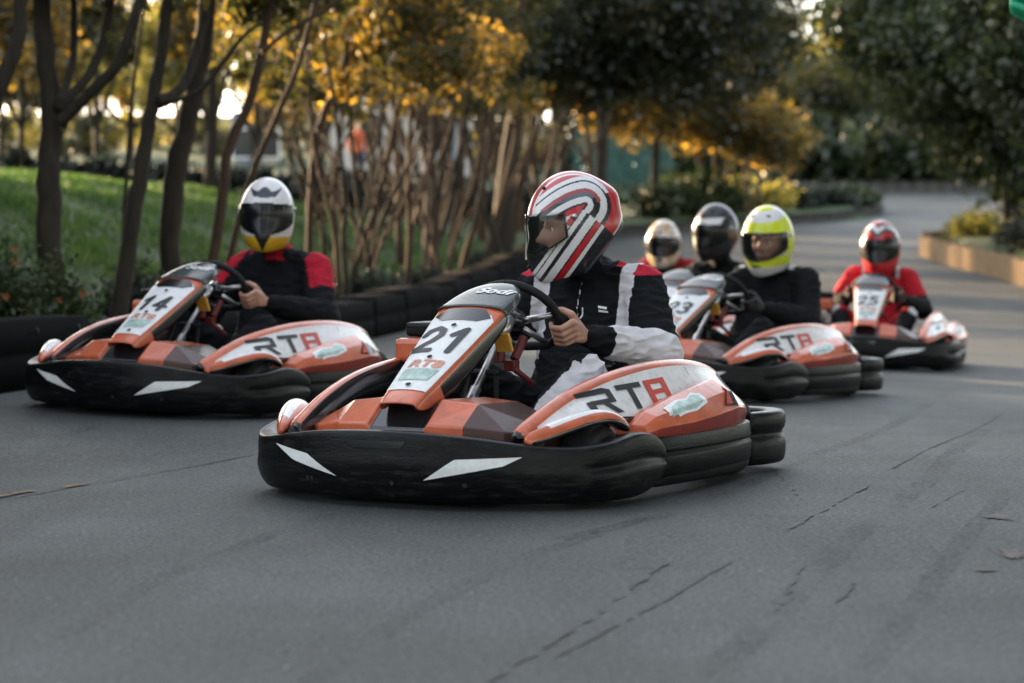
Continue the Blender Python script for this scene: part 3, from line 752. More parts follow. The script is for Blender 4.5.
def driver(label, mat, suit, design, hyaw=0., hpitch=0., head=(-.40, 0, .935), dark=True, gloves=True, hi=False, hs=1.0, face=False):
    root = empty('person', label, 'person', 'kart drivers', mat=mat)
    vox = .0085 if hi else .014
    hc = Vector(head); dy = hc.y
    SP = [(-.33, .165), (-.46, .33), (-.545, .49), (-.58, .635), (-.57, .735)]
    B = {}                                              # bones: name -> p, q, r1, r2
    for s in (-1, 1):
        n = 'L' if s > 0 else 'R'
        sho = Vector((-.56, s * .218 + dy, .70)); elb = Vector((-.39, s * .358, .45)); 
        rim = Vector((.080, s * .172, .555)); wr = rim + Vector((-.108, s * .055, -.026))
        hip = Vector((-.33, s * .10, .20)); kn = Vector((.09, s * .275, .395)); an = Vector((.50, s * .195, .15))
        B['upper_arm' + n] = (sho, elb, .092, .082); B['forearm' + n] = (elb, wr - (wr - elb).normalized() * .02, .092, .050)
        B['thigh' + n] = (hip, kn, .098, .080); B['shin' + n] = (kn, an, .076, .056)
    # ---- the body itself (skin), one surface
    mb = MB()
    for k, (p, q, a, b) in B.items(): capsule(mb, p, q, a * .62, b * .62)
    ell_loft(mb, [((x, dy * i / 4, z), w, d) for i, ((x, z), w, d) in enumerate(zip(SP, (.14, .13, .145, .15, .09), (.10, .095, .105, .10, .07)))])
    capsule(mb, (-.575, dy, .72), hc + Vector((-.03, 0, -.09)), .062, .060)
    for s in (-1, 1): capsule(mb, (-.575, dy * .9, .70), B['upper_arm' + ('L' if s > 0 else 'R')][0], .06, .05)
    for s in (-1, 1): capsule(mb, (.50, s * .195, .13), (.66, s * .19, .19), .036, .030)
    bo = fuse(mb, 'b', SKIN, None, .014, 5)
    hands = []
    upv = Vector((.155, 0, .24)).normalized(); fwv = Vector((.24, 0, -.155)).normalized()
    for s in (-1, 1):
        n = 'L' if s > 0 else 'R'; hm = MB(); rim = Vector((.080, s * .172, .555)); wr = rim + Vector((-.108, s * .055, -.026))
        grip_hand(hm, rim, upv, (0, s, 0), fwv, wr)
        capsule(hm, wr, B['forearm' + n][0] * .35 + wr * .65, .026, .032)
        ho = fuse(hm, 'h', SKIN, None, .0034 if hi else .006, 3, .4)
        if gloves: ho.data.materials.clear(); ho.data.materials.append(GLOVE)
        hands.append(ho)
    HM = Matrix.Translation(hc) @ Matrix.Rotation(R(hyaw), 4, 'Z') @ Matrix.Rotation(R(hpitch), 4, 'Y')
    hd = head_mesh('hd', None)
    HS = HM @ Matrix.Translation((-.01, 0, -.015)) @ Matrix.Scale(1.12 * hs, 4)
    for v in hd.data.vertices: v.co = HS @ v.co
    body = join_meshes('body', [bo, hd] + hands, root)
    for s in (-1, 1):
        e = MB().lathe([(max(.0001, .0125 * math.sin(math.pi * k / 10)), -.0125 * math.cos(math.pi * k / 10)) for k in range(11)], (.078, s * .033, .010), 'X', 16)
        ir = MB().lathe([(.0001, .0132), (.0055, .0120), (.006, .0105)], (.078, s * .033, .010), 'X', 12)
        for mbx, nm, mt in ((e, 'eye', EYEW), (ir, 'iris', EYED)):
            ob = mbx.build(nm, mt, body)
            for v in ob.data.vertices: v.co = HS @ v.co
    # ---- suit
    mb = MB()
    for k, (p, q, a, b) in B.items(): capsule(mb, p, q, a, b, 18)
    ell_loft(mb, [((x, dy * i / 4, z), w, d) for i, ((x, z), w, d) in enumerate(zip(SP, (.20, .19, .215, .225, .15), (.145, .14, .155, .145, .11)))])
    for s in (-1, 1): capsule(mb, (-.575, dy * .9, .725), B['upper_arm' + ('L' if s > 0 else 'R')][0], .085, .088)
    capsule(mb, (-.575, dy, .74), Vector((-.575, dy, .74)) * .62 + (hc + Vector((-.02, 0, -.10))) * .38, .102, .080)
    su = fuse(mb, 'race_suit', CLOTH, root, vox, 5)
    if hi: bake(su, ('SUBSURF', dict(levels=1, render_levels=1)))
    me = su.data; cols = []
    nb = [(k, p, q, a, b) for k, (p, q, a, b) in B.items()]
    for v in me.vertices:
        c = v.co; best = ('torso', 0, 1e9, c)
        for k, p, q, a, b in nb:
            d = q - p; t = max(0, min(1, (c - p).dot(d) / d.length_squared)); e = (c - (p + d * t)).length - (a + (b - a) * t)
            if e < best[2] - (.0): best = (k, t, e, p + d * t)
        for (x0, z0), (x1, z1), w in zip(SP[:-1], SP[1:], (.16, .165, .185, .18)):
            p = Vector((x0, 0, z0)); q = Vector((x1, 0, z1)); d = q - p; t = max(0, min(1, (c - p).dot(d) / d.length_squared)); pt = p + d * t
            e = math.hypot((c.y - dy * .8) / w, math.hypot(c.x - pt.x, c.z - pt.z) / .13) * .13 - .13
            if e < best[2]: best = ('torso', t, e, pt)
        cols.append(suit(best[0][:-1] if best[0] != 'torso' else 'torso', (1 if c.y - dy * .8 > 0 else -1), best[1], c, (c - best[3])))
    # folds
    import_n = noise.noise
    for v, nrm in zip(me.vertices, [vv.normal.copy() for vv in me.vertices]):
        c = v.co; f1 = import_n(Vector((c.x * 9, c.y * 9, c.z * 26))) ; f2 = import_n(Vector((c.x * 30 + 4, c.y * 18, c.z * 14)))
        f3 = import_n(Vector((c.x * 16 + c.y * 10, c.y * 16, c.z * 40 + 7)))
        v.co = c + nrm * (.010 * (1 - abs(f1) * 2.2) + .004 * f2 + .006 * (.5 - abs(f3)) - .006)
    me.update()
    ca = me.color_attributes.new('Col', 'FLOAT_COLOR', 'POINT'); ca.data.foreach_set('color', [x for c in cols for x in (*c, 1)])
    if hi:
        sbv = bvh_of(su)
        for nm, u0, z0, pl in (('logo', .10, .62, [[(-.02, 0), (.015, -.004), (.015, .004), (-.02, .009)], [(-.017, -.014), (.02, -.018), (.02, -.010), (-.017, -.006)]]),
                               ('logo', .015, .60, [[(-.004, -.022), (.004, -.022), (.008, .018), (.002, .022)]]),
                               ('zip', -.004, .56, [[(-.0016, .02), (.0016, .02), (.0016, .16), (-.0016, .16)]])):
            vv, ff = poly2(pl, .008); decal(nm, vv, ff, (-.05, u0, z0), (0, 1, 0), (0, 0, 1), (-1, 0, 0), sbv, .0025, DECW if nm == 'logo' else METAL, su)
        vv, ff = text2('IIIIII', .02, .001, .3, 1.1, .006); decal('lettering', vv, ff, (-.05, .17, .40), (0, 1, 0), (0, .25, 1), (-1, 0, 0), sbv, .0025, DECW, su)
    # shoes
    for s in (-1, 1):
        sm = MB(); capsule(sm, (.50, s * .195, .095), (.53, s * .195, .15), .047, .05); capsule(sm, (.52, s * .195, .085), (.69, s * .19, .20), .042, .036)
        fuse(sm, 'shoe', BLACKM, root, .01, 3)
    h = helmet(root, HM, design, dark, *( (300, 190) if hi else (150, 100)), s=hs)
    return root

def suit_main(b, s, t, c, o):
    K = (.006, .007, .009); W = (.66, .63, .65); RR = (.50, .02, .045)
    ay = abs(c.y)
    if b in ('torso', 'upper_arm'):
        if b == 'upper_arm' and t > .2 and not (.42 < c.z and .15 < ay < .215 and o.x > -.02):
            if t > .93: return W
            return W if o.x < -.03 and o.y * s > -.02 else K
        if c.z > .745 and .205 < ay < .285: return RR
        if c.z > .775 and .12 < ay <= .15: return RR
        if c.z > .42 and .15 < ay < .215 and c.x > -.66: return W
        return K
    if b == 'forearm': return W if t < .80 + .01 * math.sin(c.z * 90) else K
    if b == 'thigh': return W if t > .62 and o.y * s > .012 else K
    if b == 'shin': return W if o.y * s > -.015 else K
    return K
def suit_14(b, s, t, c, o):
    K = (.006, .006, .008); RR = (.42, .012, .03)
    if b == 'upper_arm' and t < .55 and o.y * s > -.02: return RR
    if b == 'torso' and c.z > .745: return RR if abs(c.y) < .05 and c.x > -.52 or abs(c.y) > .17 or c.z > .815 else K
    return K
def suit_blk(b, s, t, c, o):
    if b in ('torso', 'upper_arm') and c.z > .775 and .15 < abs(c.y) < .20: return (.5, .52, .55)
    return (.006, .007, .008)
def suit_red(b, s, t, c, o):
    RR = (.42, .012, .022); K = (.006, .006, .007)
    if b == 'torso':
        if c.z > .70 and .13 < abs(c.y) < .16: return (.6, .6, .6)
        if c.z > .70 and .10 < abs(c.y) < .185: return K
        if abs(c.y) > .15 and c.z < .60: return K
        return RR
    if b == 'forearm': return K
    if b == 'upper_arm' and t > .75: return K
    if b == 'thigh' : return (.6, .58, .58) if t > .75 and o.y * s > 0 else RR
    if b == 'shin': return K
    return RR
def suit_dark(b, s, t, c, o): return (.006, .007, .008)
def suit_maroon(b, s, t, c, o): return (.25, .015, .02) if c.z > .70 and abs(c.y) > .05 else (.006, .006, .007)
# ------------------------------------------------------------------ build the karts and drivers
KARTS = [
    ('21', (.064, 8.92, 27.2), 'orange and white racing kart numbered 21 with its driver in a red swirl helmet', 'Sodi'),
    ('14', (-1.50, 12.50, 24.5), 'orange and white racing kart numbered 14 beside the grass bank', 'Sodi'),
    ('23', (1.33, 14.9, 31), 'orange and white racing kart numbered 23 carrying the driver in the yellow helmet', 'Sodi'),
    ('25', (2.95, 19.6, 13), 'orange and white racing kart numbered 25 carrying the driver dressed in red', ''),
    ('7', (1.36, 18.1, 27), 'racing kart following the yellow helmeted driver, its own driver in a black helmet', ''),
    ('8', (1.20, 21.6, 24), 'racing kart at the back, its driver in a white and gold helmet', ''),
]
for num, ps, lab, script in KARTS:
    root = empty('go_kart', lab, 'go-kart', 'racing karts')
    kart_parts(root, num, script)
    root.matrix_world = pose(*ps)
driver('driver in black and white race suit wearing a red, white and black swirl helmet', pose(*KARTS[0][1]), suit_main, dz_main, hyaw=-56, hpitch=9, head=(-.40, -.01, .94), dark=False, gloves=False, hi=True, hs=1.05)
driver('driver in black and red race suit wearing a white helmet with yellow chin', pose(*KARTS[1][1]), suit_14, dz_14, hyaw=23, hpitch=2, head=(-.40, -.01, .985), gloves=False, hs=1.0)
driver('driver in black race suit wearing a fluorescent yellow and white helmet', pose(*KARTS[2][1]), suit_blk, dz_yel, hyaw=2, hpitch=10, head=(-.43, .05, .955), dark=False, hs=1.10)
driver('driver in red race suit wearing a red helmet with black and white crown', pose(*KARTS[3][1]), suit_red, dz_red, hyaw=-6, hpitch=4, head=(-.38, 0, .95), hs=1.13)
driver('driver dressed in black wearing a black helmet with a white brow band', pose(*KARTS[4][1]), suit_dark, dz_blk, hyaw=-18, hpitch=6, head=(-.38, 0, 1.02), hs=1.10)
driver('driver in dark red and black wearing a mottled white and gold helmet', pose(*KARTS[5][1]), suit_maroon, dz_gold, hyaw=12, hpitch=4, head=(-.38, 0, .92), hs=1.10)
# ------------------------------------------------------------------ ground, road and its marks
def sheet(name, xs_of_row, ys, zf, mat):
    V = []; n = None
    for y in ys:
        xs = xs_of_row(y); n = len(xs)
        z = zf(np.array(xs), np.full(n, y)); V += [(x, y, zz) for x, zz in zip(xs, z)]
    Fc = [(j * n + i, j * n + i + 1, (j + 1) * n + i + 1, (j + 1) * n + i) for j in range(len(ys) - 1) for i in range(n - 1)]
    return mesh(name, V, Fc, mat)
GRASSG = M('grass ground', (.022, .050, .010), .9, var=.5, vs=1.2, bump=.5, bs=30, dirt=.5, dirtcol=(.05, .045, .015))
ys = np.concatenate([np.arange(-12, 60, .5), np.arange(60, 200, 4), [260, 400, 700]])
def zground(X, Y):
    z = terr(X, Y); on = (X > xl(Y) - .05) & (X < xr(Y) + .05)
    return np.where(on, g(X, Y) - .05, z)
xg = np.concatenate([[-500, -200, -100, -60, -40], np.arange(-30, 20, .5), [22, 26, 32, 40, 60, 100, 200, 500]])
struct(sheet('ground', lambda y: xg, ys, zground, GRASSG))
# asphalt
am = bpy.data.materials.new('asphalt'); am.use_nodes = True
nt = am.node_tree; N = nt.nodes; L = nt.links; b = N['Principled BSDF']
tc = N.new('ShaderNodeTexCoord')
def nz(scale, det=4, rgh=.5, stretch=None):
    n = N.new('ShaderNodeTexNoise'); n.inputs['Scale'].default_value = scale; n.inputs['Detail'].default_value = det; n.inputs['Roughness'].default_value = rgh
    if stretch:
        mp = N.new('ShaderNodeMapping'); mp.inputs['Scale'].default_value = stretch; mp.inputs['Rotation'].default_value = (0, 0, R(-24)); L.new(tc.outputs['Object'], mp.inputs['Vector']); L.new(mp.outputs['Vector'], n.inputs['Vector'])
    else: L.new(tc.outputs['Object'], n.inputs['Vector'])
    return n.outputs['Fac']
def rng_(src, a, b_, c, d):
    m = N.new('ShaderNodeMapRange'); m.inputs['From Min'].default_value = a; m.inputs['From Max'].default_value = b_; m.inputs['To Min'].default_value = c; m.inputs['To Max'].default_value = d
    L.new(src, m.inputs['Value']); return m.outputs['Result']
def mulv(a, b_):
    m = N.new('ShaderNodeMath'); m.operation = 'MULTIPLY'; L.new(a, m.inputs[0]); L.new(b_, m.inputs[1]); return m.outputs[0]
val = rng_(nz(1.1, 6), .3, .7, .70, 1.28)
val = mulv(val, rng_(nz(1.0, 5, .6, (2.2, .35, 1)), .35, .65, .82, 1.16))
val = mulv(val, rng_(nz(28, 5, .7), .3, .7, .80, 1.22))
val = mulv(val, rng_(nz(85, 4, .7), .32, .68, .35, 1.75))
val = mulv(val, rng_(nz(230, 2, .6), .35, .65, .6, 1.45))
vo = N.new('ShaderNodeTexVoronoi'); vo.inputs['Scale'].default_value = 95; L.new(tc.outputs['Object'], vo.inputs['Vector'])
sp = rng_(vo.outputs['Color'], .90, 1.0, 1.0, 3.2); val = mulv(val, sp)
sc = N.new('ShaderNodeVectorMath'); sc.operation = 'SCALE'; sc.inputs[0].default_value = (.047, .0515, .050); L.new(val, sc.inputs['Scale'])
L.new(sc.outputs['Vector'], b.inputs['Base Color'])
L.new(rng_(nz(60, 3), .3, .7, .62, .88), b.inputs['Roughness'])
bp = N.new('ShaderNodeBump'); bp.inputs['Strength'].default_value = .55; bp.inputs['Distance'].default_value = .006
L.new(nz(120, 5, .7), bp.inputs['Height']); L.new(bp.outputs['Normal'], b.inputs['Normal'])
yr = np.concatenate([np.arange(-12, 50, .5), np.arange(50, 82, .5)])
road = struct(sheet('road', lambda y: np.concatenate([np.linspace(xl(y), min(xr(y), 12) if y < 50 else 12, 40), np.linspace(min(xr(y), 12) if y < 50 else 12, xr(y) if y > 50 else xr(y), 8)[1:] + (np.arange(7) * 1e-4)]), yr, lambda X, Y: g(X, Y), am))

TAR = M('tar crack', (.022, .023, .024), .7, var=.4, vs=40)
PALE = M('worn aggregate', (.12, .10, .085), .9, var=.4, vs=30, bump=.3)
YPAINT = M('faded yellow paint', (.20, .11, .045), .85, var=.5, vs=25)
WPAINT = M('faded white paint', (.2, .2, .2), .85, var=.5, vs=20)
def gpix(px, py):
    """point of the flat near road seen at a pixel, found by marching along the sight line"""
    Y = 3.
    while Y < 120:
        z = H + (HY - py) / F * Y
        if z <= float(g(ax(px, Y), Y)): break
        Y += .02
    return Vector((ax(px, Y), Y, 0))
def ribbon(name, pix, w, mat, gaps=0., seed=0, lift=.004, step=.013):
    r = random.Random(seed); P = [gpix(*p) for p in pix]; V = []; Fc = []; on = True; runl = 0
    for a, b_ in zip(P[:-1], P[1:]):
        n = max(2, int((b_ - a).length / step)); d = (b_ - a).normalized(); s = Vector((-d.y, d.x, 0))
        for i in range(n):
            if runl <= 0: on = r.random() > gaps; runl = r.randint(1, 6)
            runl -= 1
            c = a.lerp(b_, i / n); c2 = a.lerp(b_, (i + 1) / n)
            ww = w * .62 * ((.3 + 1.1 * r.random()) if gaps else 1)
            if not on: continue
            k = len(V)
            for q, sg in ((c, -1), (c, 1), (c2, 1), (c2, -1)):
                j2 = noise.noise(Vector((q.x * 14, q.y * 14, seed))) * .014
                p = q + s * (sg * ww / 2 + j2); V.append((p.x, p.y, float(g(p.x, p.y)) + lift))
            Fc.append((k, k + 1, k + 2, k + 3))
    return struct(mesh(name, V, Fc, mat, smooth=False))
cr = [([(490, 683), (540, 652), (600, 614), (640, 584), (668, 562)], .020, .33), ([(555, 660), (600, 635), (650, 610), (700, 580), (735, 561)], .016, .33),
      ([(775, 613), (790, 588), (806, 562)], .014, .33), ([(832, 607), (857, 583)], .016, .25), ([(788, 530), (830, 508), (868, 486)], .022, .33),
      ([(893, 469), (950, 440), (1002, 414)], .022, .33), ([(690, 511), (800, 519), (900, 528), (1024, 543)], .006, .1), ([(560, 530), (640, 535), (820, 540)], .005, .4), ([(0, 501), (60, 490), (110, 482), (200, 466), (252, 456)], .018, .1),
      ([(72, 433), (95, 428), (122, 425)], .024, .15), ([(180, 448), (240, 443)], .016, .3), ([(930, 508), (965, 490)], .010, .3), ([(775, 470), (800, 500)], .012, .3)]
for i, (p, w, gp) in enumerate(cr): ribbon('road_crack', p, w, TAR, gp, i)
ribbon('road_marking', [(-40, 505), (32, 492)], .045, YPAINT, .1, 50, .0055)
ribbon('road_marking', [(52, 490), (92, 484)], .045, YPAINT, .25, 51, .0055)
def M_film(name, col, alpha, vs):
    m = bpy.data.materials.new(name); m.use_nodes = True; nt = m.node_tree; N = nt.nodes; L = nt.links; b = N['Principled BSDF']
    b.inputs['Base Color'].default_value = (*col, 1); b.inputs['Roughness'].default_value = .8
    n = N.new('ShaderNodeTexNoise'); n.inputs['Scale'].default_value = vs; n.inputs['Detail'].default_value = 8; n.inputs['Roughness'].default_value = .75
    tc = N.new('ShaderNodeTexCoord'); L.new(tc.outputs['Object'], n.inputs['Vector'])
    n2 = N.new('ShaderNodeTexNoise'); n2.inputs['Scale'].default_value = 2.2; L.new(tc.outputs['Object'], n2.inputs['Vector'])
    r1 = N.new('ShaderNodeMapRange'); r1.inputs['From Min'].default_value = .42; r1.inputs['From Max'].default_value = .62; r1.inputs['To Max'].default_value = alpha; L.new(n.outputs['Fac'], r1.inputs['Value'])
    r3 = N.new('ShaderNodeMapRange'); r3.inputs['From Min'].default_value = .38; r3.inputs['From Max'].default_value = .6; L.new(n2.outputs['Fac'], r3.inputs['Value'])
    mm = N.new('ShaderNodeMath'); mm.operation = 'MULTIPLY'; L.new(r1.outputs['Result'], mm.inputs[0]); L.new(r3.outputs['Result'], mm.inputs[1]); L.new(mm.outputs[0], b.inputs['Alpha'])
    return m
SKID = M_film('rubber film', (.012, .013, .014), .36, 38); NEWER = M_film('dusty patch', (.13, .13, .12), .28, 30)
for i, (pp, ww) in enumerate([([(300, 690), (420, 610), (520, 560), (640, 520), (760, 480)], .10), ([(700, 690), (790, 600), (850, 540), (930, 480), (985, 430)], .12), ([(860, 680), (920, 600), (965, 540), (1010, 490)], .10), ([(60, 640), (160, 580), (260, 540), (330, 515)], .09), ([(560, 540), (700, 508), (860, 440), (960, 385)], .10)]):
    ribbon('skid_mark', pp, ww * 1.15, SKID, 0, 70 + i, .003, .05)
pq = [gpix(*p) for p in ((612, 572), (948, 572), (915, 517), (640, 513))]
v_, f_ = poly2([[(p.x, p.y) for p in pq]], .25)
struct(mesh('road_patch', [(x + .02 * noise.noise(Vector((x * 9, y * 9, 0))), y + .02 * noise.noise(Vector((x * 9, y * 9, 5))), float(g(x, y)) + .002) for x, y in v_], f_, NEWER))
def blot(name, cx, cy, rx, ry, mat, seed, lift=.004):
    r = random.Random(seed); c = gpix(cx, cy); V = [(c.x, c.y, float(g(c.x, c.y)) + lift)]; n = 40
    ex = abs(gpix(cx + rx, cy).x - c.x); ey = abs(gpix(cx, cy - ry).y - c.y)
    for k in range(n):
        a = 2 * math.pi * k / n; q = .3 + .7 * r.random(); x, y = c.x + ex * math.cos(a) * q, c.y + ey * math.sin(a) * q; V.append((x, y, float(g(x, y)) + lift))
    return struct(mesh(name, V, [(0, k + 1, (k + 1) % n + 1) for k in range(n)], mat, smooth=False))
for i, (x, y, rx, ry) in enumerate([(998, 518, 20, 4), (1014, 556, 18, 8), (985, 572, 18, 3)]): blot('road_patch', x, y, rx, ry, PALE, 60 + i)
for i, (x, y) in enumerate([(833, 262), (838, 272), (905, 300), (815, 290)]): pass
ribbon('road_marking', [(800, 262), (818, 266)], .10, WPAINT, .1, 52, .005); ribbon('road_marking', [(826, 270), (838, 273)], .12, WPAINT, 0, 53, .005); ribbon('road_marking', [(815, 283), (850, 305)], .05, YPAINT, 0, 54, .005)

# ------------------------------------------------------------------ barriers and kerbs
BAR = M('black rubber barrier', (.0018, .0018, .002), .85, var=.4, vs=4, bump=.15, bs=25, dirt=.5, dirtcol=(.006, .006, .0055), spec=.05)
def edge_pt(Y, off, fx=xl): return Vector((float(fx(Y)) + off, Y, 0))
Y = 10.6; i = 0
while Y < 49:
    L_ = 1.9; p0 = edge_pt(Y, -.34); p1 = edge_pt(Y + L_, -.34); d = (p1 - p0); ln = d.length - .05; d.normalize(); s = Vector((-d.y, d.x, 0))
    root = empty('barrier_block', 'low black rubber barrier section along the bank', 'barrier', 'rubber barrier sections', loc=(p0.x, p0.y, float(g(p0.x, p0.y))))
    slope = (float(g(p1.x, p1.y)) - float(g(p0.x, p0.y))) / d.length; slope = (float(g(p1.x, p1.y)) - float(g(p0.x, p0.y))) / (p1 - p0).length
    hh = .33 + .03 * math.sin(i * 2.1)
    mb = MB(); rings = []
    for t in (0, .02, .1, .5, .9, .98, 1):
        k = .94 if t in (0, 1) else 1
        q = [(-.24, -.05), (-.24, hh * .45 * k), (-.225, hh * .5), (-.24, hh * .55), (-.22, hh * k), (.0, (hh + .012) * k), (.21, hh * k), (.24, hh * .55), (.222, hh * .5), (.24, hh * .45), (.24, -.05)]
        rings.append([d * (ln * t) + s * (o * k) + Vector((0, 0, z + slope * ln * t)) for o, z in q])
    mb.loft(rings).build('body', BAR, root)
    bl = MB()
    for t in (.15, .5, .85):
        for z in (.1, .3): c = d * (ln * t) - s * .245 + Vector((0, 0, z + slope * ln * t)); bl.tube([c, c - s * .012], .018, 8)
    o = bl.build('bolts', BLACKM, root); o['kind'] = 'stuff'
    Y += L_ * .995; i += 1
# log palisade round the planted island
LOG = M('weathered logs', (.25, .165, .09), .85, var=.35, vs=9, bump=.4, bs=35, dirt=.6, dirtcol=(.08, .06, .04), stretch=(4, 4, .6))
def palisade(name, path, hgt, mat, label, pitch=.24):
    V = []; Fc = []; P = [Vector((x, y, 0)) for x, y in path]; pts = []
    for a, b_ in zip(P[:-1], P[1:]):
        n = max(1, int((b_ - a).length / pitch)); pts += [(a.lerp(b_, k / n), (b_ - a).normalized()) for k in range(n)]
    r = random.Random(3); prof = []
    for c, d in pts:
        s = Vector((-d.y, d.x, 0)); hz = hgt * (1 + .12 * (r.random() - .5)); zb = float(g(c.x, c.y))
        for a in (20, 55, 90, 125, 160):
            p = c + d * (-math.cos(R(a)) * pitch / 2) + s * (math.sin(R(a)) * pitch * .45); prof.append((p.x, p.y, zb, hz - (.05 if a in (20, 160) else 0), s))
    for x, y, zb, hz, s in prof: V += [(x, y, zb - .1), (x, y, zb + hz - .02), (x - s.x * .02, y - s.y * .02, zb + hz), (x - s.x * .14, y - s.y * .14, zb + hz)]
    for i in range(len(prof) - 1):
        for k in range(3): a = i * 4 + k; Fc.append((a, a + 4, a + 5, a + 1))
    o = mesh(name, V, Fc, mat, smooth=False); fix_normals(o); tag(o, label, 'wall'); return o
palisade('log_wall', [(8.6, 24), (7.72, 30), (7.6, 36), (7.6, 41), (7.75, 45), (8.2, 47.4), (9.2, 49.2), (11.5, 51.6), (15, 54)], .37, LOG, 'low wall of upright tan logs edging the planted bed beside the bend')
KERBM = M('dark stone kerb', (.07, .065, .058), .9, var=.4, vs=8, bump=.4)
palisade('island_kerb', [(1.5, 47.6), (2.2, 52.8), (4.8, 56.6), (8.1, 60.4), (9.9, 64), (10.1, 67.5), (8.6, 70.5), (7, 73)][::1], .24, KERBM, 'low dark stone kerb around the planted island inside the bend', .3)
# far low wall along the top of the bend
palisade('far_wall', [(3, 80.5), (9, 81), (15, 81.5), (22, 81), (34, 80)], .45, KERBM, 'long low grey wall closing the far side of the bend', .5)

# ------------------------------------------------------------------ plants
BARK = M('bark', (.030, .021, .013), .9, var=.5, vs=7, bump=.8, bs=22, dirt=.6, dirtcol=(.035, .045, .02), stretch=(3, 3, .6))
BARKL = M('pale bark', (.062, .034, .016), .85, var=.45, vs=8, bump=.6, bs=25, dirt=.4, dirtcol=(.05, .04, .025), stretch=(3, 3, .6))
LF_GOLD = M_leaf('golden leaves', [(0, (.02, .022, .008)), (.45, (.055, .046, .010)), (.75, (.30, .18, .02)), (1, (.75, .44, .06))], .62)
LF_OLIVE = M_leaf('olive leaves', [(0, (.012, .018, .008)), (.4, (.03, .036, .010)), (.75, (.10, .085, .014)), (1, (.30, .19, .02))], .5)
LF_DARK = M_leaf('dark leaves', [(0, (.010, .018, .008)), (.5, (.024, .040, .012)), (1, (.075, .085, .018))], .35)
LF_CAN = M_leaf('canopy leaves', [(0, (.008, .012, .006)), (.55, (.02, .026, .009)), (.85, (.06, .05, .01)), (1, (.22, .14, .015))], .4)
LF_SHRUB = M_leaf('shrub leaves', [(0, (.010, .022, .008)), (.5, (.03, .05, .012)), (.9, (.07, .08, .02)), (1, (.14, .10, .02))], .3)
LF_YG = M_leaf('yellow green leaves', [(0, (.06, .075, .012)), (.5, (.20, .18, .03)), (1, (.50, .36, .06))], .55)
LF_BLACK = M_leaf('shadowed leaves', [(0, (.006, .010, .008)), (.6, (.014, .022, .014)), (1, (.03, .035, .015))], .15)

def Yon(px, off=.8, fx=None):
    """depth at which the sight line of column px runs off the track by off metres"""
    Y = 11.
    while Y < 60 and ax(px, Y) > float(xl(Y)) - off: Y += .1
    return Y
def leaf_mesh(name, blobs, n, size, mat, parent, seed, hollow=.35):
    """n leaf quads spread through blobs (centre, rx, ry, rz) relative to the parent"""
    r = np.random.RandomState(seed); w = np.array([b[1] * b[2] * b[3] for b in blobs]) ** .67; w /= w.sum()
    k = r.choice(len(blobs), n, p=w); C = np.array([b[0] for b in blobs])[k]; S = np.array([b[1:4] for b in blobs])[k]
    d = r.normal(size=(n, 3)); d /= np.linalg.norm(d, axis=1)[:, None]
    rad = (hollow + (1 - hollow) * r.rand(n)) ** .6 * (1 + .12 * r.normal(size=n))
    # gather the leaves in tufts so that gaps stay between them
    P = C + d * S * rad[:, None]
    nt_ = max(4, n // 55); tuft = P[:nt_]; pick = r.randint(0, nt_, n); tr = np.minimum(S[pick % n].mean(1), .9)[:, None] * .22
    on = r.rand(n) < .8; P = np.where(on[:, None], tuft[pick] + r.normal(size=(n, 3)) * tr, P)
    u = r.normal(size=(n, 3)); u /= np.linalg.norm(u, axis=1)[:, None]
    v = r.normal(size=(n, 3)); v -= u * (u * v).sum(1)[:, None]; v /= np.linalg.norm(v, axis=1)[:, None]
    s = size * (.6 + .8 * r.rand(n))[:, None]
    Q = np.stack([P - u * s, P + v * s * .45 - u * s * .1, P + u * s, P - v * s * .45 - u * s * .1], 1).reshape(-1, 3)
    me = bpy.data.meshes.new(name); me.vertices.add(4 * n); me.vertices.foreach_set('co', Q.ravel())
    me.loops.add(4 * n); me.loops.foreach_set('vertex_index', np.arange(4 * n)); me.polygons.add(n)
    me.polygons.foreach_set('loop_start', np.arange(0, 4 * n, 4)); me.update(calc_edges=True)
    o = bpy.data.objects.new(name, me); COL.objects.link(o); me.materials.append(mat); o.parent = parent
    return o
def limb(mb, pts, r0, r1, seed, seg=9, m=0):
    P = smooth_pts([tuple(p) for p in pts], max(6, len(pts) * 5)); n = len(P); rs = []
    for i in range(n):
        rs.append((r0 + (r1 - r0) * i / (n - 1)) * (1 + .13 * noise.noise(Vector((i * .7, seed * 3.1, 0)))) * (1.35 if i == 0 else 1.12 if i == 1 else 1))
        P[i] = P[i] + np.array([noise.noise(Vector((i * .6, seed, 1))), noise.noise(Vector((i * .6, seed, 9))), 0]) * r0 * .28 * min(1, i / 3)
    mb.tube([tuple(p) for p in P], rs, seg)
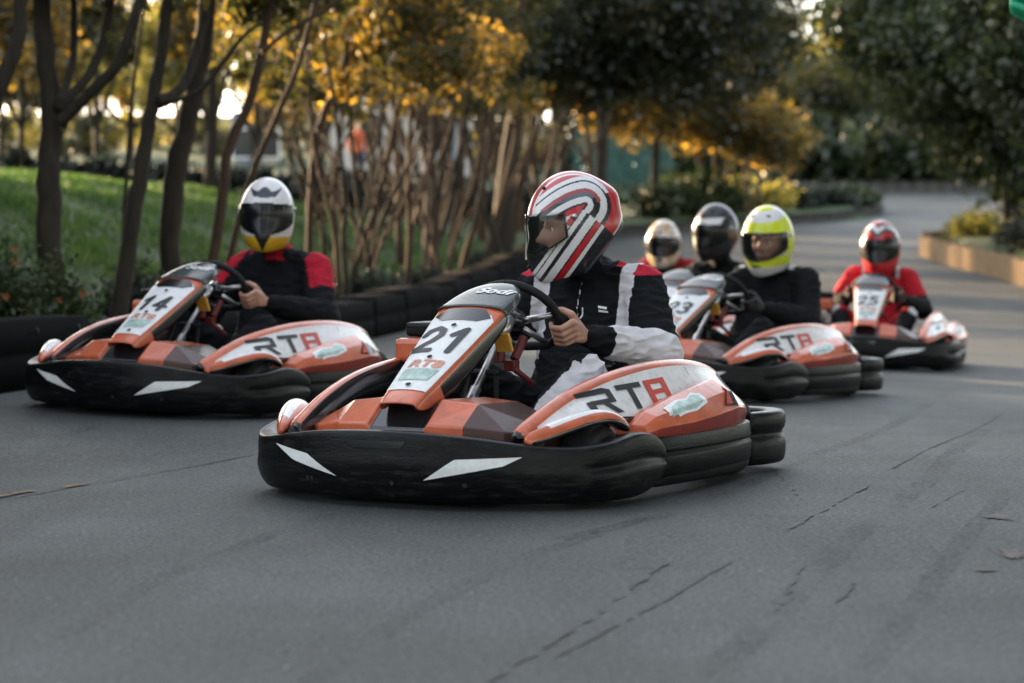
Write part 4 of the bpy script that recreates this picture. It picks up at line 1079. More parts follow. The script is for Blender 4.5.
def tree(name, label, group, Y, stems, bark, crown=None, seed=0, cat='tree', nleaf=0, lsize=.07, lmat=None):
    """stems: lists of (px, py) from the foot up with a start width and end width in pixels and a depth lean"""
    if Y is None: Y = Yon(stems[0][0][0][0], .8 + (seed % 3) * .35)
    base = stems[0][0][0]; bx_ = ax(base[0], Y); bz = tz(bx_, Y) - .05
    root = empty(name, label, cat, group, loc=(bx_, Y, bz)); o = root.location.copy()
    sc_ = Y / F; mb = MB()
    for i, (pts, w0, w1, lean) in enumerate(stems):
        P = [at(p[0], p[1], Y + lean * k / max(1, len(pts) - 1)) - o for k, p in enumerate(pts)]
        if i == 0 or abs(pts[0][1] - base[1]) < 12: P[0].z = min(P[0].z, -.05)
        limb(mb, P, w0 * sc_ / 2, w1 * sc_ / 2, seed + i)
    mb.build('trunk', bark, root)
    if crown:
        bl = [(tuple(at(px, py, Y + dy) - o), rx * sc_, max(rx * sc_ * .8, .4), rz * sc_) for px, py, rx, rz, dy in crown]
        leaf_mesh('crown', bl, nleaf, lsize, lmat, root, seed)
    return root
gA = 'trees on the bank beside the track'
tree('tree', 'thick forked tree trunk with three rising branches above the flowering shrub', gA, None,      [([(56, 282), (48, 200), (52, 120), (44, 40), (38, -40)], 27, 17, .3), ([(60, 122), (85, 98), (118, 62), (140, 0), (150, -40)], 13, 9, -.2), ([(58, 110), (92, 70), (108, 20), (112, -40)], 11, 8, .5), ([(60, 105), (74, 50), (72, -30)], 10, 6, .8)], BARK,
     [(40, -60, 90, 50, 0), (130, -70, 80, 50, .5)], 1, nleaf=1600, lmat=LF_OLIVE)
tree('tree', 'dark leaning trunk crossing the corner above the bank', gA, None, [([(-60, 300), (-20, 150), (2, 80), (18, 40), (24, -30)], 20, 13, 0)], BARK, None, 2)
tree('tree', 'sinuous tree trunk that forks into two limbs beside the kart numbered 14', gA, None,      [([(112, 262), (132, 225), (143, 160), (152, 105), (160, 60), (172, -30)], 19, 11, .3), ([(158, 102), (184, 84), (202, 30), (214, -30)], 12, 8, .4), ([(165, 103), (200, 90), (240, 40), (262, 22)], 6, 3, -.3)], BARK,
     [(190, -50, 90, 40, .3)], 3, nleaf=1200, lmat=LF_OLIVE)
tree('tree', 'thick plain trunk rising behind the driver in the white helmet', gA, None,      [([(170, 268), (172, 200), (188, 120), (202, 50), (212, -40)], 24, 17, .5)], BARK, [(230, -40, 90, 40, .8)], 4, nleaf=1000, lmat=LF_OLIVE)
tree('sapling', 'thin bare sapling between the two forked trunks', gA, None, [([(118, 225), (128, 150), (134, 80), (148, -20)], 4.5, 3, .2)], BARK, None, 5)
tree('tree', 'slender curved trunk bending over the white helmet', gA, None,      [([(196, 262), (222, 205), (228, 150), (250, 100), (264, 40), (272, -30)], 12, 9, .5), ([(262, 52), (290, 30), (322, 12), (350, -10)], 5, 4, .3)], BARKL, [(290, -20, 70, 30, .5)], 6, nleaf=900, lmat=LF_OLIVE)
tree('tree', 'thin crooked trunk leaning behind the white helmet', gA, None,      [([(212, 262), (240, 215), (258, 160), (282, 105), (300, 60), (318, -10)], 8, 5, .6)], BARKL, None, 7)
tree('tree', 'pale thin upright trunk just beyond the white helmet', gA, None,      [([(308, 246), (312, 180), (322, 120), (345, 60), (352, 0)], 8, 6, .2), ([(316, 140), (300, 90), (290, 40)], 4, 3, .3)], BARKL, [(330, 20, 70, 40, .4)], 8, nleaf=900, lmat=LF_GOLD)
# thicket of slender stems along the track edge
r2 = random.Random(21)
stems = [(352, 300, 332, 90, 6, 20), (350, 310, 405, 80, 6, 20.5), (366, 305, 380, 60, 6, 21.5), (372, 300, 350, 120, 5, 22), (398, 300, 392, 70, 7, 22.6), (404, 300, 412, 60, 6, 23.5), (418, 305, 470, 95, 7, 22.2), (385, 310, 450, 130, 6, 21),
         (428, 300, 440, 40, 9, 25), (440, 300, 418, 110, 7, 24), (452, 300, 498, 92, 7, 25.5), (455, 300, 462, 60, 8, 27), (470, 300, 438, 120, 7, 26), (478, 295, 520, 110, 9, 27.5), (486, 290, 478, 50, 10, 29), (500, 285, 460, 100, 8, 28),
         (508, 280, 540, 90, 9, 30), (520, 275, 512, 40, 11, 32), (535, 265, 560, 80, 9, 33), (550, 260, 530, 90, 8, 34), (340, 300, 312, 130, 5, 20.8), (360, 300, 425, 120, 5, 23), (412, 305, 372, 140, 5, 23.8), (445, 300, 480, 150, 5, 24.6), (566, 250, 575, 60, 9, 38), (590, 235, 580, 70, 7, 42), (330, 290, 345, 90, 5, 22.5), (432, 300, 402, 150, 5, 26.3)]
for k in range(22):
    x0 = r2.uniform(318, 590); stems.append((x0, 300 if x0 < 480 else 270, x0 + r2.choice((-1, 1)) * r2.uniform(30, 95), r2.uniform(60, 130), r2.uniform(3, 5.5), 0))
for i, (x0, y0, x1, y1, w, Y) in enumerate(stems):
    side = 'leaning away from the track' if x1 < x0 - 12 else ('leaning over the track' if x1 > x0 + 12 else 'standing upright')
    mx = (x0 + x1) / 2 + r2.uniform(-9, 9); my = (y0 + y1) / 2
    st = [([(x0, y0), (x0 * .75 + x1 * .25 + r2.uniform(-5, 5), y0 * .75 + y1 * .25), (mx, my), (x1, y1), (x1 + (x1 - x0) * .5 + r2.uniform(-14, 14), -30)], w * 1.15, w * .6, r2.uniform(-.3, .6))]
    for b_ in range(2): 
        t = r2.uniform(.4, .7); sx = x0 + (x1 - x0) * t; sy = y0 + (y1 - y0) * t; dx = r2.choice((-1, 1)) * r2.uniform(18, 40)
        st.append(([(sx, sy), (sx + dx * .5, sy - 35), (sx + dx, sy - 85)], w * .55, w * .3, r2.uniform(-.5, .8)))
    crown = [(x1 + r2.uniform(-25, 25), r2.uniform(-10, 60), 52, 34, r2.uniform(-.6, 1.2)), (x1 + r2.uniform(-40, 40), r2.uniform(60, 105), 34, 18, r2.uniform(0, 1.2)), (x1 + r2.uniform(-40, 40), r2.uniform(-60, -10), 60, 40, 0)]
    tree('thicket_tree', 'slender thicket tree %s among the crossing stems beside the track' % side, 'slender thicket trees ' + side, min(58, Yon(x0, .75 + (i * 7 % 5) * .38)), st, BARKL if i % 3 else BARK, crown, 40 + i, nleaf=1700, lsize=.055, lmat=LF_GOLD if i < 6 or i % 3 == 0 else LF_OLIVE)
# tall trees added out of view to block low sun and cut sky fill
for i, (X, Yy, rr) in enumerate([(-6.5, 13.5, 2.2), (-5.2, 17.5, 2.4), (-8.5, 18.5, 2.6), (-5.5, 22, 2.6), (-9.5, 24, 3), (-10.5, 14, 2.6), (-13, 20, 3), (-12, 25, 3), (-15.5, 23, 3), (13.5, 3, 3.4), (12.5, 10, 3.4), (14, 17, 3.4), (13, 24, 3.2), (9, -7, 3.4), (1.5, -9, 3.4), (-6, -8, 3.4), (15, -4, 3.6), (17, 9, 3.6)]):
    root = empty('unseen_shade_tree', 'tall broad crowned tree added out of view to block light', 'tree', 'unseen trees added to shade the track', loc=(X, Yy, tz(X, Yy) - .05)); zt = 6.3 - root.location.z
    mb = MB(); limb(mb, [(0, 0, 0), (.1, .1, 1.5), (.0, .2, 3), (.2, .2, 5)], .13, .07, i)
    for a in range(4): limb(mb, [(.05, .1, 2.6 + a * .3), (.8 * math.cos(a * 1.7 + i), .8 * math.sin(a * 1.7 + i), 3.6 + a * .3), (1.6 * math.cos(a * 1.7 + i), 1.6 * math.sin(a * 1.7 + i), 4.6 + a * .3)], .06, .02, i + a)
    mb.build('trunk', BARK, root)
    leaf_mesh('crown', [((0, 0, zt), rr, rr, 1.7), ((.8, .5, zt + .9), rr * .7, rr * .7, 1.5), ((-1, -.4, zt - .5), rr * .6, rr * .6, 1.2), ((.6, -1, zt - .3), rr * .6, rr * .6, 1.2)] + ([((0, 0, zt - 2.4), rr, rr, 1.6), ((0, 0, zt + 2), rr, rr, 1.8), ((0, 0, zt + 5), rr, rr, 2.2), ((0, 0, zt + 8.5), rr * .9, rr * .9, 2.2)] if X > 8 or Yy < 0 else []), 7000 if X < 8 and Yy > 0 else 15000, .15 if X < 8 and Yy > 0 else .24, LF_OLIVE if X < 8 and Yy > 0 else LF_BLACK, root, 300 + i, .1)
# dark broad trees whose crowns hang over the track
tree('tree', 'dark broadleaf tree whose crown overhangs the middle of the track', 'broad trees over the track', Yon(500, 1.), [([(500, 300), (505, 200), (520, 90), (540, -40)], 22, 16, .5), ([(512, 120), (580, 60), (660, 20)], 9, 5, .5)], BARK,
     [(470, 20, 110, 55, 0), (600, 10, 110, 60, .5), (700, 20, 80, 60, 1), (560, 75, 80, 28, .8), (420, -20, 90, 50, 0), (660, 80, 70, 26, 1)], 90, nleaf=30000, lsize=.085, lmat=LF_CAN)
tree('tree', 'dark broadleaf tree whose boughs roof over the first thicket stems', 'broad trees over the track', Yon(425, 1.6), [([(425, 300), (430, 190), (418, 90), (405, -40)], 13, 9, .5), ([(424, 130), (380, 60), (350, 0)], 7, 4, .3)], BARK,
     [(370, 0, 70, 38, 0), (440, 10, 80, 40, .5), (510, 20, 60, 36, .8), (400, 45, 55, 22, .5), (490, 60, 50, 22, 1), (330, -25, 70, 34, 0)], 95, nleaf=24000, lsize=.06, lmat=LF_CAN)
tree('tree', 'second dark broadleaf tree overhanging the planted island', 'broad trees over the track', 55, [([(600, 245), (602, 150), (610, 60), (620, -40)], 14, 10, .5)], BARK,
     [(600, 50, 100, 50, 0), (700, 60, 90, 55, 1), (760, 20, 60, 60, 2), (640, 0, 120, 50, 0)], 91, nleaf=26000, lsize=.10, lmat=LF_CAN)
tree('tree', 'golden leaved tree with low sunlit boughs behind the planted island', 'golden trees behind the island', 58, [([(660, 225), (655, 170), (665, 60)], 10, 7, .5)], BARK,
     [(640, 110, 70, 28, 0), (720, 120, 60, 30, 1), (770, 140, 50, 26, 1), (700, 90, 60, 30, 2)], 92, nleaf=12000, lsize=.09, lmat=LF_GOLD)
# clump of pale stems on the island
for i in range(9):
    x = 700 + i * 7.5 + r2.uniform(-2, 2)
    tree('island_shrub_tree', 'pale sunlit slender stem in the clump on the planted island', 'pale stems on the island', 60 + (i % 3) * .5, [([(x, 212), (x + r2.uniform(-3, 3), 180), (x + (x - 728) * .3, 140), (x + (x - 728) * .5, 105)], 4, 2.5, .2)], BARKL,
         [(x + (x - 728) * .5, 128, 26, 18, r2.uniform(-1, 1)), (x, 108, 22, 14, 0)], 110 + i, nleaf=700, lsize=.12, lmat=LF_GOLD)
# big dark trees on the right
for i, (px, Y, cr_, lb, lm) in enumerate([
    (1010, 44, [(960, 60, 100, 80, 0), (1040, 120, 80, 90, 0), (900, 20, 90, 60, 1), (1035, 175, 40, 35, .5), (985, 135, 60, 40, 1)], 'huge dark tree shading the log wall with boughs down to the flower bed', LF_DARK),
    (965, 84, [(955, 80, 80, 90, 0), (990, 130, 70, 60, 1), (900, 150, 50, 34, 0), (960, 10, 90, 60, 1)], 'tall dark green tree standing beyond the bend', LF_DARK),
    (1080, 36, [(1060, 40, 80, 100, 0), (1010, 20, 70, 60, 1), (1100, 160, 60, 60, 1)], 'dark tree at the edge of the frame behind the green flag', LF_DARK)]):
    sc_ = Y / F
    tree('broad_tree', lb, 'dark trees beyond the log wall', Y, [([(px, 235), (px - 4, 150), (px - 10, 60)], 16, 10, .5)], BARK, cr_, 130 + i, nleaf=34000, lsize=.0017 * Y + .015, lmat=lm)
# far woods: each tree its own crown
for i, (px, Y, top, w, hgt, lb, lm) in enumerate([
    (640, 95, 40, 60, 95, 'olive far tree behind the golden boughs', LF_OLIVE), (700, 92, 60, 55, 90, 'round olive tree beyond the island', LF_OLIVE), (770, 96, 25, 60, 110, 'tall hazy tree in the gap of sky above the bend', LF_YG),
    (820, 90, 60, 50, 90, 'rounded green tree beyond the far wall', LF_OLIVE), (845, 100, 25, 60, 110, 'tall yellow green tree behind the far wall', LF_YG), (880, 88, 110, 45, 60, 'low dark green tree just behind the far wall', LF_DARK),
    (930, 92, 100, 60, 75, 'wide dark green tree behind the end of the far wall', LF_DARK), (800, 87, 120, 40, 50, 'small dark tree at the start of the far wall', LF_DARK), (740, 86, 130, 40, 50, 'small bushy tree behind the pale stems', LF_SHRUB), (985, 88, 120, 60, 70, 'dark tree behind the flower bed', LF_DARK), (875, 98, 20, 60, 110, 'hazy olive tree standing high above the far wall', LF_YG), (905, 94, 40, 50, 100, 'tall olive green tree rising behind the low dark green tree', LF_OLIVE)]):
    tree('far_tree', lb, 'trees beyond the far wall', Y, [([(px, 205), (px + 2, 150), (px, top + 30)], 7, 4, 0)], BARK, [(px, top + hgt * .5, w, hgt * .55, 0), (px - w * .5, top + hgt * .75, w * .6, hgt * .4, 1), (px + w * .5, top + hgt * .7, w * .6, hgt * .4, -1), (px + 5, 185, w * .9, 22, 0)], 150 + i, nleaf=9000, lsize=.17, lmat=lm)
# golden trees and hedge on top of the bank at the left
for i, (px, Y, by, top, w, hgt, lb, lm) in enumerate([
    (20, 42, 150, 40, 55, 60, 'golden tree at the top of the bank behind the forked trunk', LF_GOLD), (95, 46, 150, 20, 45, 60, 'golden leaved tree seen between the forked trunks', LF_OLIVE), (210, 44, 160, 0, 55, 80, 'broad dark stemmed tree with golden crown on top of the bank', LF_GOLD),
    (255, 52, 165, 40, 45, 50, 'golden tree with many gaps of sky beyond the thick trunk', LF_GOLD), (320, 56, 168, 50, 45, 55, 'orange leaved tree beyond the thicket', LF_GOLD), (370, 60, 170, 30, 45, 60, 'golden tree above the pale building', LF_GOLD),
    (60, 58, 150, 55, 55, 60, 'yellow green tree between the corner trunk and the forked trunk', LF_YG), (130, 62, 152, 60, 50, 60, 'golden tree low behind the sinuous forked trunk', LF_GOLD), (175, 54, 156, 65, 45, 55, 'yellow green tree just behind the thick plain trunk', LF_YG), (290, 64, 165, 85, 45, 50, 'low golden tree behind the pale thin trunk', LF_GOLD), (0, 50, 150, 70, 45, 50, 'golden bush like tree at the corner of the bank', LF_GOLD),
    (440, 58, 175, 30, 50, 70, 'dark olive tree deep in the thicket', LF_OLIVE), (500, 62, 180, 30, 50, 80, 'olive tree beyond the thicket stems', LF_OLIVE), (560, 64, 185, 60, 50, 60, 'olive golden tree before the green fence', LF_GOLD)]):
    tree('bank_tree', lb, 'trees on top of the bank', Y, [([(px, by + 12), (px + 2, (by + top) / 2), (px - 3, top)], 14 if i == 2 else 7, 5, 0), ([(px, by - 20), (px + 25, top + 40), (px + 34, top)], 5, 3, .4), ([(px, by - 25), (px - 22, top + 45), (px - 30, top)], 5, 3, -.4)], BARK,
         [(px, top + hgt * .1, w, hgt * .4, 0), (px - w * .5, top + hgt * .5, w * .55, hgt * .3, 1), (px + w * .55, top + hgt * .45, w * .5, hgt * .3, -1), (px, top - 35, w, 30, 0)], 180 + i, nleaf=4800, lsize=.09, lmat=lm)
for i in range(11):
    px = -30 + i * 58; Y = 88 + (i * 5 % 9)
    tree('distant_tree', 'distant olive tree in the row far behind the bank', 'row of distant trees behind the bank', Y, [([(px, 165), (px + 3, 120), (px, 60)], 6, 4, 0)], BARK, [(px, 90, 34, 26, 0), (px - 16, 128, 30, 22, .5), (px + 18, 132, 30, 20, -.5), (px, 155, 34, 14, .4)], 400 + i, nleaf=1900, lsize=.14, lmat=LF_YG if i % 2 else LF_OLIVE)
def hedge(name, label, x0, x1, Y0, Y1, hgt, wd, mat, seed, n, size, cat='hedge', low=0.):
    a = Vector((x0, Y0, 0)); b_ = Vector((x1, Y1, 0)); k = max(2, int((b_ - a).length / (wd * .8))); bl = []
    root = empty(name, label, cat, None, loc=(x0, Y0, tz(x0, Y0)))
    for i in range(k + 1):
        p = a.lerp(b_, i / k); z = tz(p.x, p.y); bl.append(((p.x - x0, p.y - Y0, z - root.location.z + hgt * .5 + low), wd * .6, wd * .6, hgt * .55))
    leaf_mesh('foliage', bl, n, size, mat, root, seed, .0)
    sm = MB()
    for c, *_ in bl[::2]: sm.tube([(c[0], c[1], c[2] - hgt * .6), (c[0] + .03, c[1], c[2] + hgt * .1)], .03, 6)
    sm.build('stems', BARK, root)['kind'] = 'stuff'
    return root
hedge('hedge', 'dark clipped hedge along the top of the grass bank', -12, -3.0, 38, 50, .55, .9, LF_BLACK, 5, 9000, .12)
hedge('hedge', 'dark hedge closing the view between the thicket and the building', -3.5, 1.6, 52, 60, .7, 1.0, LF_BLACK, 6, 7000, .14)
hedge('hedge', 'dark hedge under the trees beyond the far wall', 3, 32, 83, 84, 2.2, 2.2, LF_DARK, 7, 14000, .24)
hedge('hedge', 'tall dense hedge added out of view to keep low sun off the near road', -5.2, -10.5, 8.5, 21, 2.0, 1.3, LF_BLACK, 8, 22000, .13)  # unseen hedge, added to shade the foreground from the low sun
hedge('hedge', 'tall dense hedge added out of view farther up the bank to block low sun', -6.3, -11.5, 19.5, 31, 1.9, 1.3, LF_BLACK, 9, 16000, .13)  # also unseen, added to stop sun stripes across the road
hedge('hedge', 'short dense hedge added out of view to close the sun gap between the tall hedges', -6.4, -11.0, 19.6, 20.6, 2.0, 1.2, LF_BLACK, 10, 8000, .13)  # unseen, added where sun still slipped between the two hedges above
# flowering shrubs at the foot of the near bank
for i, (px, py, Y, rx, rz, lb, lm) in enumerate([
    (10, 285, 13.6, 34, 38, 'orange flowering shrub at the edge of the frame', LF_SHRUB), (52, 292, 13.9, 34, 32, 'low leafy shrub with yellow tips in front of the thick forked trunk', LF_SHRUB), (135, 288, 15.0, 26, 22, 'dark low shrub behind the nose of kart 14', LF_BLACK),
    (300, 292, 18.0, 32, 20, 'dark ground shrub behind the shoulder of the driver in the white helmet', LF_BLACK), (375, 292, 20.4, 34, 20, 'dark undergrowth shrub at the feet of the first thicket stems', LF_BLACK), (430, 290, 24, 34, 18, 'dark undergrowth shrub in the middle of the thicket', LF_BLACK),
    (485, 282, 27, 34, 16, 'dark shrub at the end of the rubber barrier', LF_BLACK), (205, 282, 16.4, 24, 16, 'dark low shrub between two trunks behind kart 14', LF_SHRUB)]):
    Y = Yon(px, .85 if i > 1 else .78)
    x = ax(px, Y); zc = H + (HY - py) / F * Y; root = empty('shrub', lb, 'shrub', 'shrubs at the foot of the bank', loc=(x, Y, tz(x, Y))); s_ = Y / F; hz = max(.3, (zc + rz * s_ - root.location.z))
    leaf_mesh('foliage', [((0, 0, hz * .5), rx * s_, .3, hz * .55), ((rx * s_ * .5, .1, hz * .35), rx * s_ * .6, .25, hz * .45), ((-rx * s_ * .6, 0, hz * .4), rx * s_ * .5, .25, hz * .4)], 3200, .026, lm, root, 200 + i, .0)
    sm = MB()
    for k in range(7): sm.tube([(r2.uniform(-.08, .08), r2.uniform(-.05, .05), -.05), (r2.uniform(-.2, .2), 0, hz * .8)], [.009, .004], 5)
    sm.build('stem', BARK, root)
    if i < 2:
        fl = MB()
        for k in range(6):
            c = Vector((r2.uniform(-.3, .3), r2.uniform(-.35, -.2), r2.uniform(hz * .4, hz * 1.0)))
            for a in range(5): q = a * 1.2566; fl.add([c, c + Vector((.02 * math.cos(q - .4), -.008, .02 * math.sin(q - .4))), c + Vector((.028 * math.cos(q), -.01, .028 * math.sin(q))), c + Vector((.02 * math.cos(q + .4), -.008, .02 * math.sin(q + .4)))], [(0, 1, 2, 3)])
        fl.build('flowers', M('orange petals', (.32, .10, .02), .6, var=.2), root, smooth=False)['kind'] = 'stuff'
# planting on the island and behind the log wall
for i, (px, Y, w, hgt, lb, lm) in enumerate([(665, 58, 1.4, .8, 'rounded shrub at the near end of the planted island', LF_DARK), (700, 60, 1.2, .9, 'leafy shrub at the feet of the pale stems', LF_SHRUB), (745, 62, 1.3, .6, 'green shrub in the middle of the island', LF_YG), (785, 64, 1.2, .42, 'dark shrub toward the tip of the island', LF_BLACK),
    (815, 65, 1.2, .36, 'dark shrub next to the tip of the island', LF_BLACK), (845, 66, 1.0, .28, 'lowest dark shrub at the tip of the island', LF_DARK), (765, 66, 1.3, .5, 'tall dark shrub behind the island planting', LF_DARK)]):
    x = ax(px, Y); root = empty('shrub', lb, 'shrub', 'shrubs on the planted island', loc=(x, Y, tz(x, Y)))
    leaf_mesh('foliage', [((0, 0, hgt * .5), w * .8, .8, hgt * .55), ((w * .5, .2, hgt * .35), w * .5, .6, hgt * .4)], 2600, .10, lm, root, 230 + i, .0); MB().tube([(0, 0, -.1), (.05, 0, hgt * .6)], .03, 6).build('stem', BARK, root)
YF = M('yellow flowers', (.55, .42, .04), .6, var=.3)
for i, (X, Yy, w, hgt, lb, lm) in enumerate([(9.0, 46.2, .8, .28, 'low shrub with yellow flowers at the corner of the log wall', LF_YG), (9.3, 43, 1.0, .32, 'yellow flowering shrub behind the log wall', LF_YG), (8.8, 40, .9, .45, 'dark low shrub behind the tan logs', LF_BLACK), (9.2, 36.5, 1.0, .4, 'dark shrub spilling over the log wall near the frame edge', LF_BLACK), (10.5, 47.5, 1.2, .25, 'dark shrub behind the yellow flowers', LF_DARK), (10.8, 43, 1.6, 1.2, 'tall dark shrub at the foot of the huge dark tree', LF_BLACK), (9.1, 33, .9, .6, 'dark shrub at the near end of the log wall', LF_BLACK)]):
    root = empty('shrub', lb, 'shrub', 'shrubs behind the log wall', loc=(X, Yy, tz(X, Yy)))
    leaf_mesh('foliage', [((0, 0, hgt * .5), w * .7, w * .9, hgt * .55)], 2600, .07, lm, root, 250 + i, .0); MB().tube([(0, 0, -.1), (.05, 0, hgt * .6)], .03, 6).build('stem', BARK, root)
# grass blades on the bank
r = np.random.RandomState(4); n = 90000
Yv = 12.5 + 34 * r.rand(n) ** 1.25; Xv = xb(Yv) - .7 - (r.rand(n) ** .9) * np.minimum(9.5, 1.2 + Yv * .26)
Zv = terr(Xv, Yv); hgt_ = (.05 + .05 * r.rand(n)) * (.8 + .5 * np.sin(Xv * 2.1) * np.sin(Yv * 1.3)); an = r.rand(n) * 6.283; wd_ = .006 + Yv * .00035
dx, dy_ = np.cos(an), np.sin(an); ln = r.normal(size=(n, 2)) * .03
Q = np.stack([np.stack([Xv - dx * wd_, Yv - dy_ * wd_, Zv - .01], 1), np.stack([Xv + dx * wd_, Yv + dy_ * wd_, Zv - .01], 1), np.stack([Xv + ln[:, 0], Yv + ln[:, 1], Zv + hgt_], 1)], 1).reshape(-1, 3)
me = bpy.data.meshes.new('grass'); me.vertices.add(3 * n); me.vertices.foreach_set('co', Q.ravel()); me.loops.add(3 * n); me.loops.foreach_set('vertex_index', np.arange(3 * n)); me.polygons.add(n); me.polygons.foreach_set('loop_start', np.arange(0, 3 * n, 3)); me.update(calc_edges=True)
o = bpy.data.objects.new('grass', me); COL.objects.link(o)
me.materials.append(M_leaf('grass blades', [(0, (.014, .034, .006)), (.5, (.034, .080, .012)), (1, (.11, .16, .025))], .5)); tag(o, 'short lush green grass covering the bank beside the track', 'grass'); o['kind'] = 'stuff'

# ------------------------------------------------------------------ things beyond
PLAS = M('pale render', (.42, .38, .34), .85, var=.12, vs=2); ROOF = M('grey roof', (.10, .09, .085), .8, var=.2); WIN = M('window glass', (.03, .035, .04), .15); DOORM = M('blue grey door', (.12, .16, .2), .5)
def building(label, x0, x1, Y, hgt, dep, roof=True):
    z = min(tz(x0, Y), tz(x1, Y)) - .3; root = empty('building', label, 'building', None, loc=((x0 + x1) / 2, Y, z)); w = x1 - x0
    MB().box((0, dep / 2, hgt / 2), (w, dep, hgt)).build('wall', PLAS, root, smooth=False)
    MB().add([(-w / 2 - .3, -.3, hgt), (w / 2 + .3, -.3, hgt), (w / 2 + .3, dep + .3, hgt), (-w / 2 - .3, dep + .3, hgt), (-w / 2 - .3, dep / 2, hgt + dep * .22), (w / 2 + .3, dep / 2, hgt + dep * .22)], [(0, 1, 5, 4), (3, 4, 5, 2), (0, 4, 3), (1, 2, 5), (0, 3, 2, 1)]).build('roof', ROOF, root, smooth=False)
    n = max(2, int(w / 2.2))
    for k in range(n):
        x = -w / 2 + (k + .5) * w / n
        f = MB().box((x, -.03, hgt * .6), (1.1, .06, 1.1)).build('window', DECW, root, smooth=False); MB().box((x, -.065, hgt * .6), (.95, .02, .95)).build('pane', WIN, f, smooth=False)
    MB().box((w / 2 - .9, -.03, 1.2), (.9, .05, 2.0)).build('door', DOORM, root, smooth=False)
building('long pale single storey building seen through the thicket', ax(330, 78), ax(470, 78), 78, 3.2, 6)
building('small pale rendered hut beyond the trees on the bank', ax(238, 84), ax(274, 84), 84, 1.8, 2)
FEN = M('teal mesh fence', (.03, .105, .09), .6, var=.3); 
root = empty('fence', 'tall teal green slatted fence behind the trees', 'fence', None, loc=(ax(575, 72), 72, tz(ax(575, 72), 72)))
w = ax(672, 72) - ax(575, 72); fb = MB()
for k in range(46): fb.box((w * k / 45, 0, 1.1), (.035, .02, 2.2))
fb.box((w / 2, .03, .3), (w, .03, .06)).box((w / 2, .03, 1.9), (w, .03, .06)); fb.build('slat_panel', FEN, root, smooth=False)
for k in range(4): MB().box((w * k / 3, .08, 1.2), (.09, .09, 2.5)).build('post', FEN, root, smooth=False)
# spectator on the bank
sp = at(358, 158, 66); root = empty('person', 'spectator in an orange top and blue trousers standing beyond the bank', 'person', None, loc=(sp.x, sp.y, tz(sp.x, sp.y)))
kz = 1.0
mb = MB(); ell_loft(mb, [((0, 0, z), w_, d_) for z, w_, d_ in ((.86, .16, .11), (1.0, .145, .10), (1.2, .18, .12), (1.38, .19, .11), (1.46, .09, .08))]); capsule(mb, (0, 0, 1.45), (0, 0, 1.55), .055, .052)
for s in (-1, 1):
    capsule(mb, (s * .09, 0, .88), (s * .10, .02, .48), .085, .06); capsule(mb, (s * .10, .02, .48), (s * .11, .04, .09), .058, .04); capsule(mb, (s * .11, .04, .05), (s * .12, -.12, .04), .042, .034)
    capsule(mb, (s * .19, 0, 1.38), (s * .25, .02, 1.10), .052, .042); capsule(mb, (s * .25, .02, 1.10), (s * .22, -.12, .90), .040, .028); capsule(mb, (s * .22, -.12, .90), (s * .215, -.15, .82), .03, .02)
bo = fuse(mb, 'b', SKIN, None, .016, 4); hd = head_mesh('hd', None)
for v in hd.data.vertices: v.co = Matrix.Translation((0, 0, 1.64)) @ Matrix.Rotation(R(-90), 4, 'Z') @ v.co
body = join_meshes('body', [bo, hd], root)
mb = MB(); ell_loft(mb, [((0, 0, z), w_, d_) for z, w_, d_ in ((.84, .185, .135), (1.0, .17, .125), (1.2, .20, .14), (1.38, .205, .13), (1.47, .10, .09))])
for s in (-1, 1): capsule(mb, (s * .19, 0, 1.38), (s * .25, .02, 1.10), .068, .056); capsule(mb, (s * .25, .02, 1.10), (s * .22, -.12, .92), .054, .044)
fuse(mb, 'top', M('orange top', (.75, .16, .06), .8), root, .018, 4)
mb = MB()
for s in (-1, 1): capsule(mb, (s * .09, 0, .88), (s * .10, .02, .48), .105, .075); capsule(mb, (s * .10, .02, .48), (s * .11, .04, .10), .073, .06)
fuse(mb, 'trousers', M('blue trousers', (.03, .06, .16), .85), root, .018, 4)
hm = MB(); capsule(hm, (0, .015, 1.68), (0, .02, 1.70), .098, .095); fuse(hm, 'hair', HAIR, root, .015, 3)
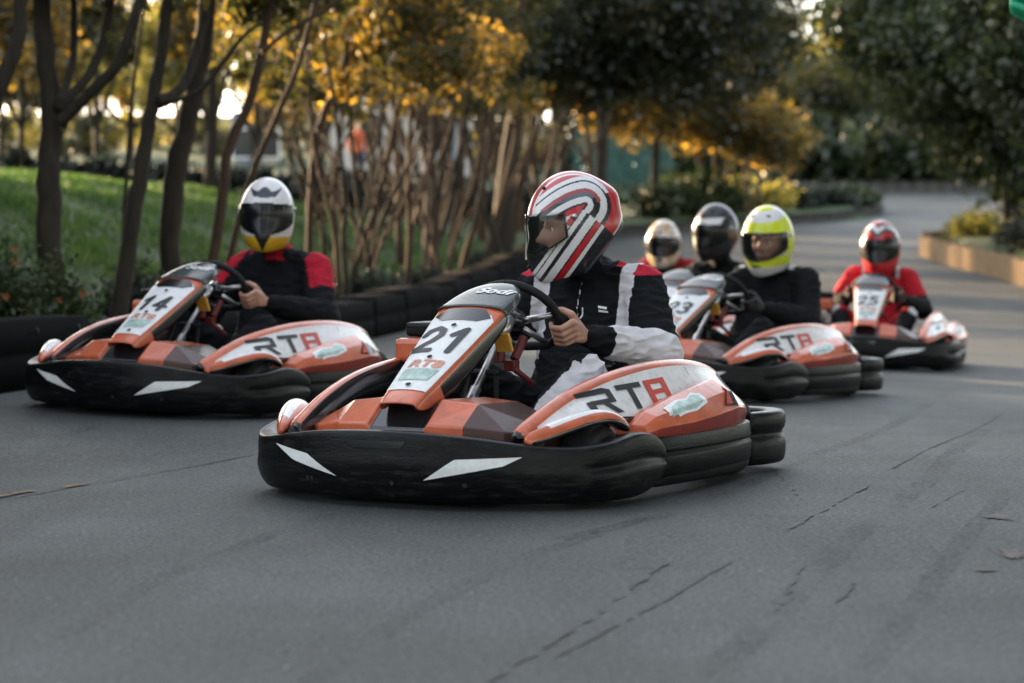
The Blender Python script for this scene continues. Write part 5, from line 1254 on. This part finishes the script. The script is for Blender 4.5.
# green flag reaching in from beyond the frame edge
fp = at(1034, 30, 12.0); root = empty('flag', 'furled green flag hanging in front of the dark trees', 'flag', None, loc=(fp.x + .25, fp.y, tz(fp.x + .25, fp.y)))
zt = fp.z - root.location.z
MB().tube([(0, 0, 0), (0, 0, zt + .45)], .016, 10).build('pole', METAL, root)
rings = []
for i, (x, z, w_) in enumerate([(0, zt + .02, .10), (-.08, zt + .03, .085), (-.16, zt + .05, .075), (-.24, zt + .075, .062), (-.32, zt + .105, .052), (-.375, zt + .13, .045)]):
    rings.append([(x + .02 * math.cos(a), .03 * math.cos(a * 3) + .03 * math.cos(a), z - i * .0 + w_ * math.sin(a)) for a in [2 * math.pi * k / 16 for k in range(16)]])
sub(MB().loft(rings).build('cloth', M('green cloth', (.01, .34, .16), .6, var=.25, vs=12), root), 1)

# ------------------------------------------------------------------ camera, light
cam = bpy.data.cameras.new('camera'); co = bpy.data.objects.new('camera', cam); COL.objects.link(co); SC.camera = co
co.location = (0, 0, H); co.rotation_euler = (R(90), 0, 0)
cam.sensor_width = 36; cam.lens = 36 * F / 1024; cam.shift_y = -(341.5 - HY) / 1024; cam.clip_end = 2000; cam.clip_start = .1
cam.dof.use_dof = True; cam.dof.focus_distance = 8.75; cam.dof.aperture_fstop = cam.lens / 1000 / .032; cam.dof.aperture_blades = 0
SUN_AZ, SUN_EL = R(-42), R(10)       # azimuth measured from +Y towards +X
w = bpy.data.worlds.new('World'); SC.world = w; w.use_nodes = True
nt = w.node_tree; N = nt.nodes; L = nt.links; bg = N['Background']
sky = N.new('ShaderNodeTexSky'); sky.sky_type = 'NISHITA'; sky.sun_disc = False; sky.sun_elevation = SUN_EL; sky.sun_rotation = SUN_AZ; sky.air_density = 1.0; sky.dust_density = 2.5; sky.ozone_density = 1.2
hs = N.new('ShaderNodeHueSaturation'); hs.inputs['Saturation'].default_value = .42
L.new(sky.outputs[0], hs.inputs['Color']); L.new(hs.outputs[0], bg.inputs['Color']); bg.inputs['Strength'].default_value = .98
sd = bpy.data.lights.new('sun', 'SUN'); so = bpy.data.objects.new('sun', sd); COL.objects.link(so)
sd.energy = 20; sd.angle = R(1.5); sd.color = (1, .68, .36)
v = Vector((math.sin(SUN_AZ) * math.cos(SUN_EL), math.cos(SUN_AZ) * math.cos(SUN_EL), math.sin(SUN_EL)))
so.rotation_euler = v.to_track_quat('Z', 'Y').to_euler(); so.location = v * 50
SC.view_settings.view_transform = 'Standard'; SC.view_settings.look = 'None'; SC.view_settings.exposure = 0
SC.cycles.use_denoising = True; SC.cycles.max_bounces = 8; SC.cycles.transparent_max_bounces = 16; SC.cycles.sample_clamp_indirect = 6
try: SC.cycles.denoiser = 'OPENIMAGEDENOISE'
except Exception: pass
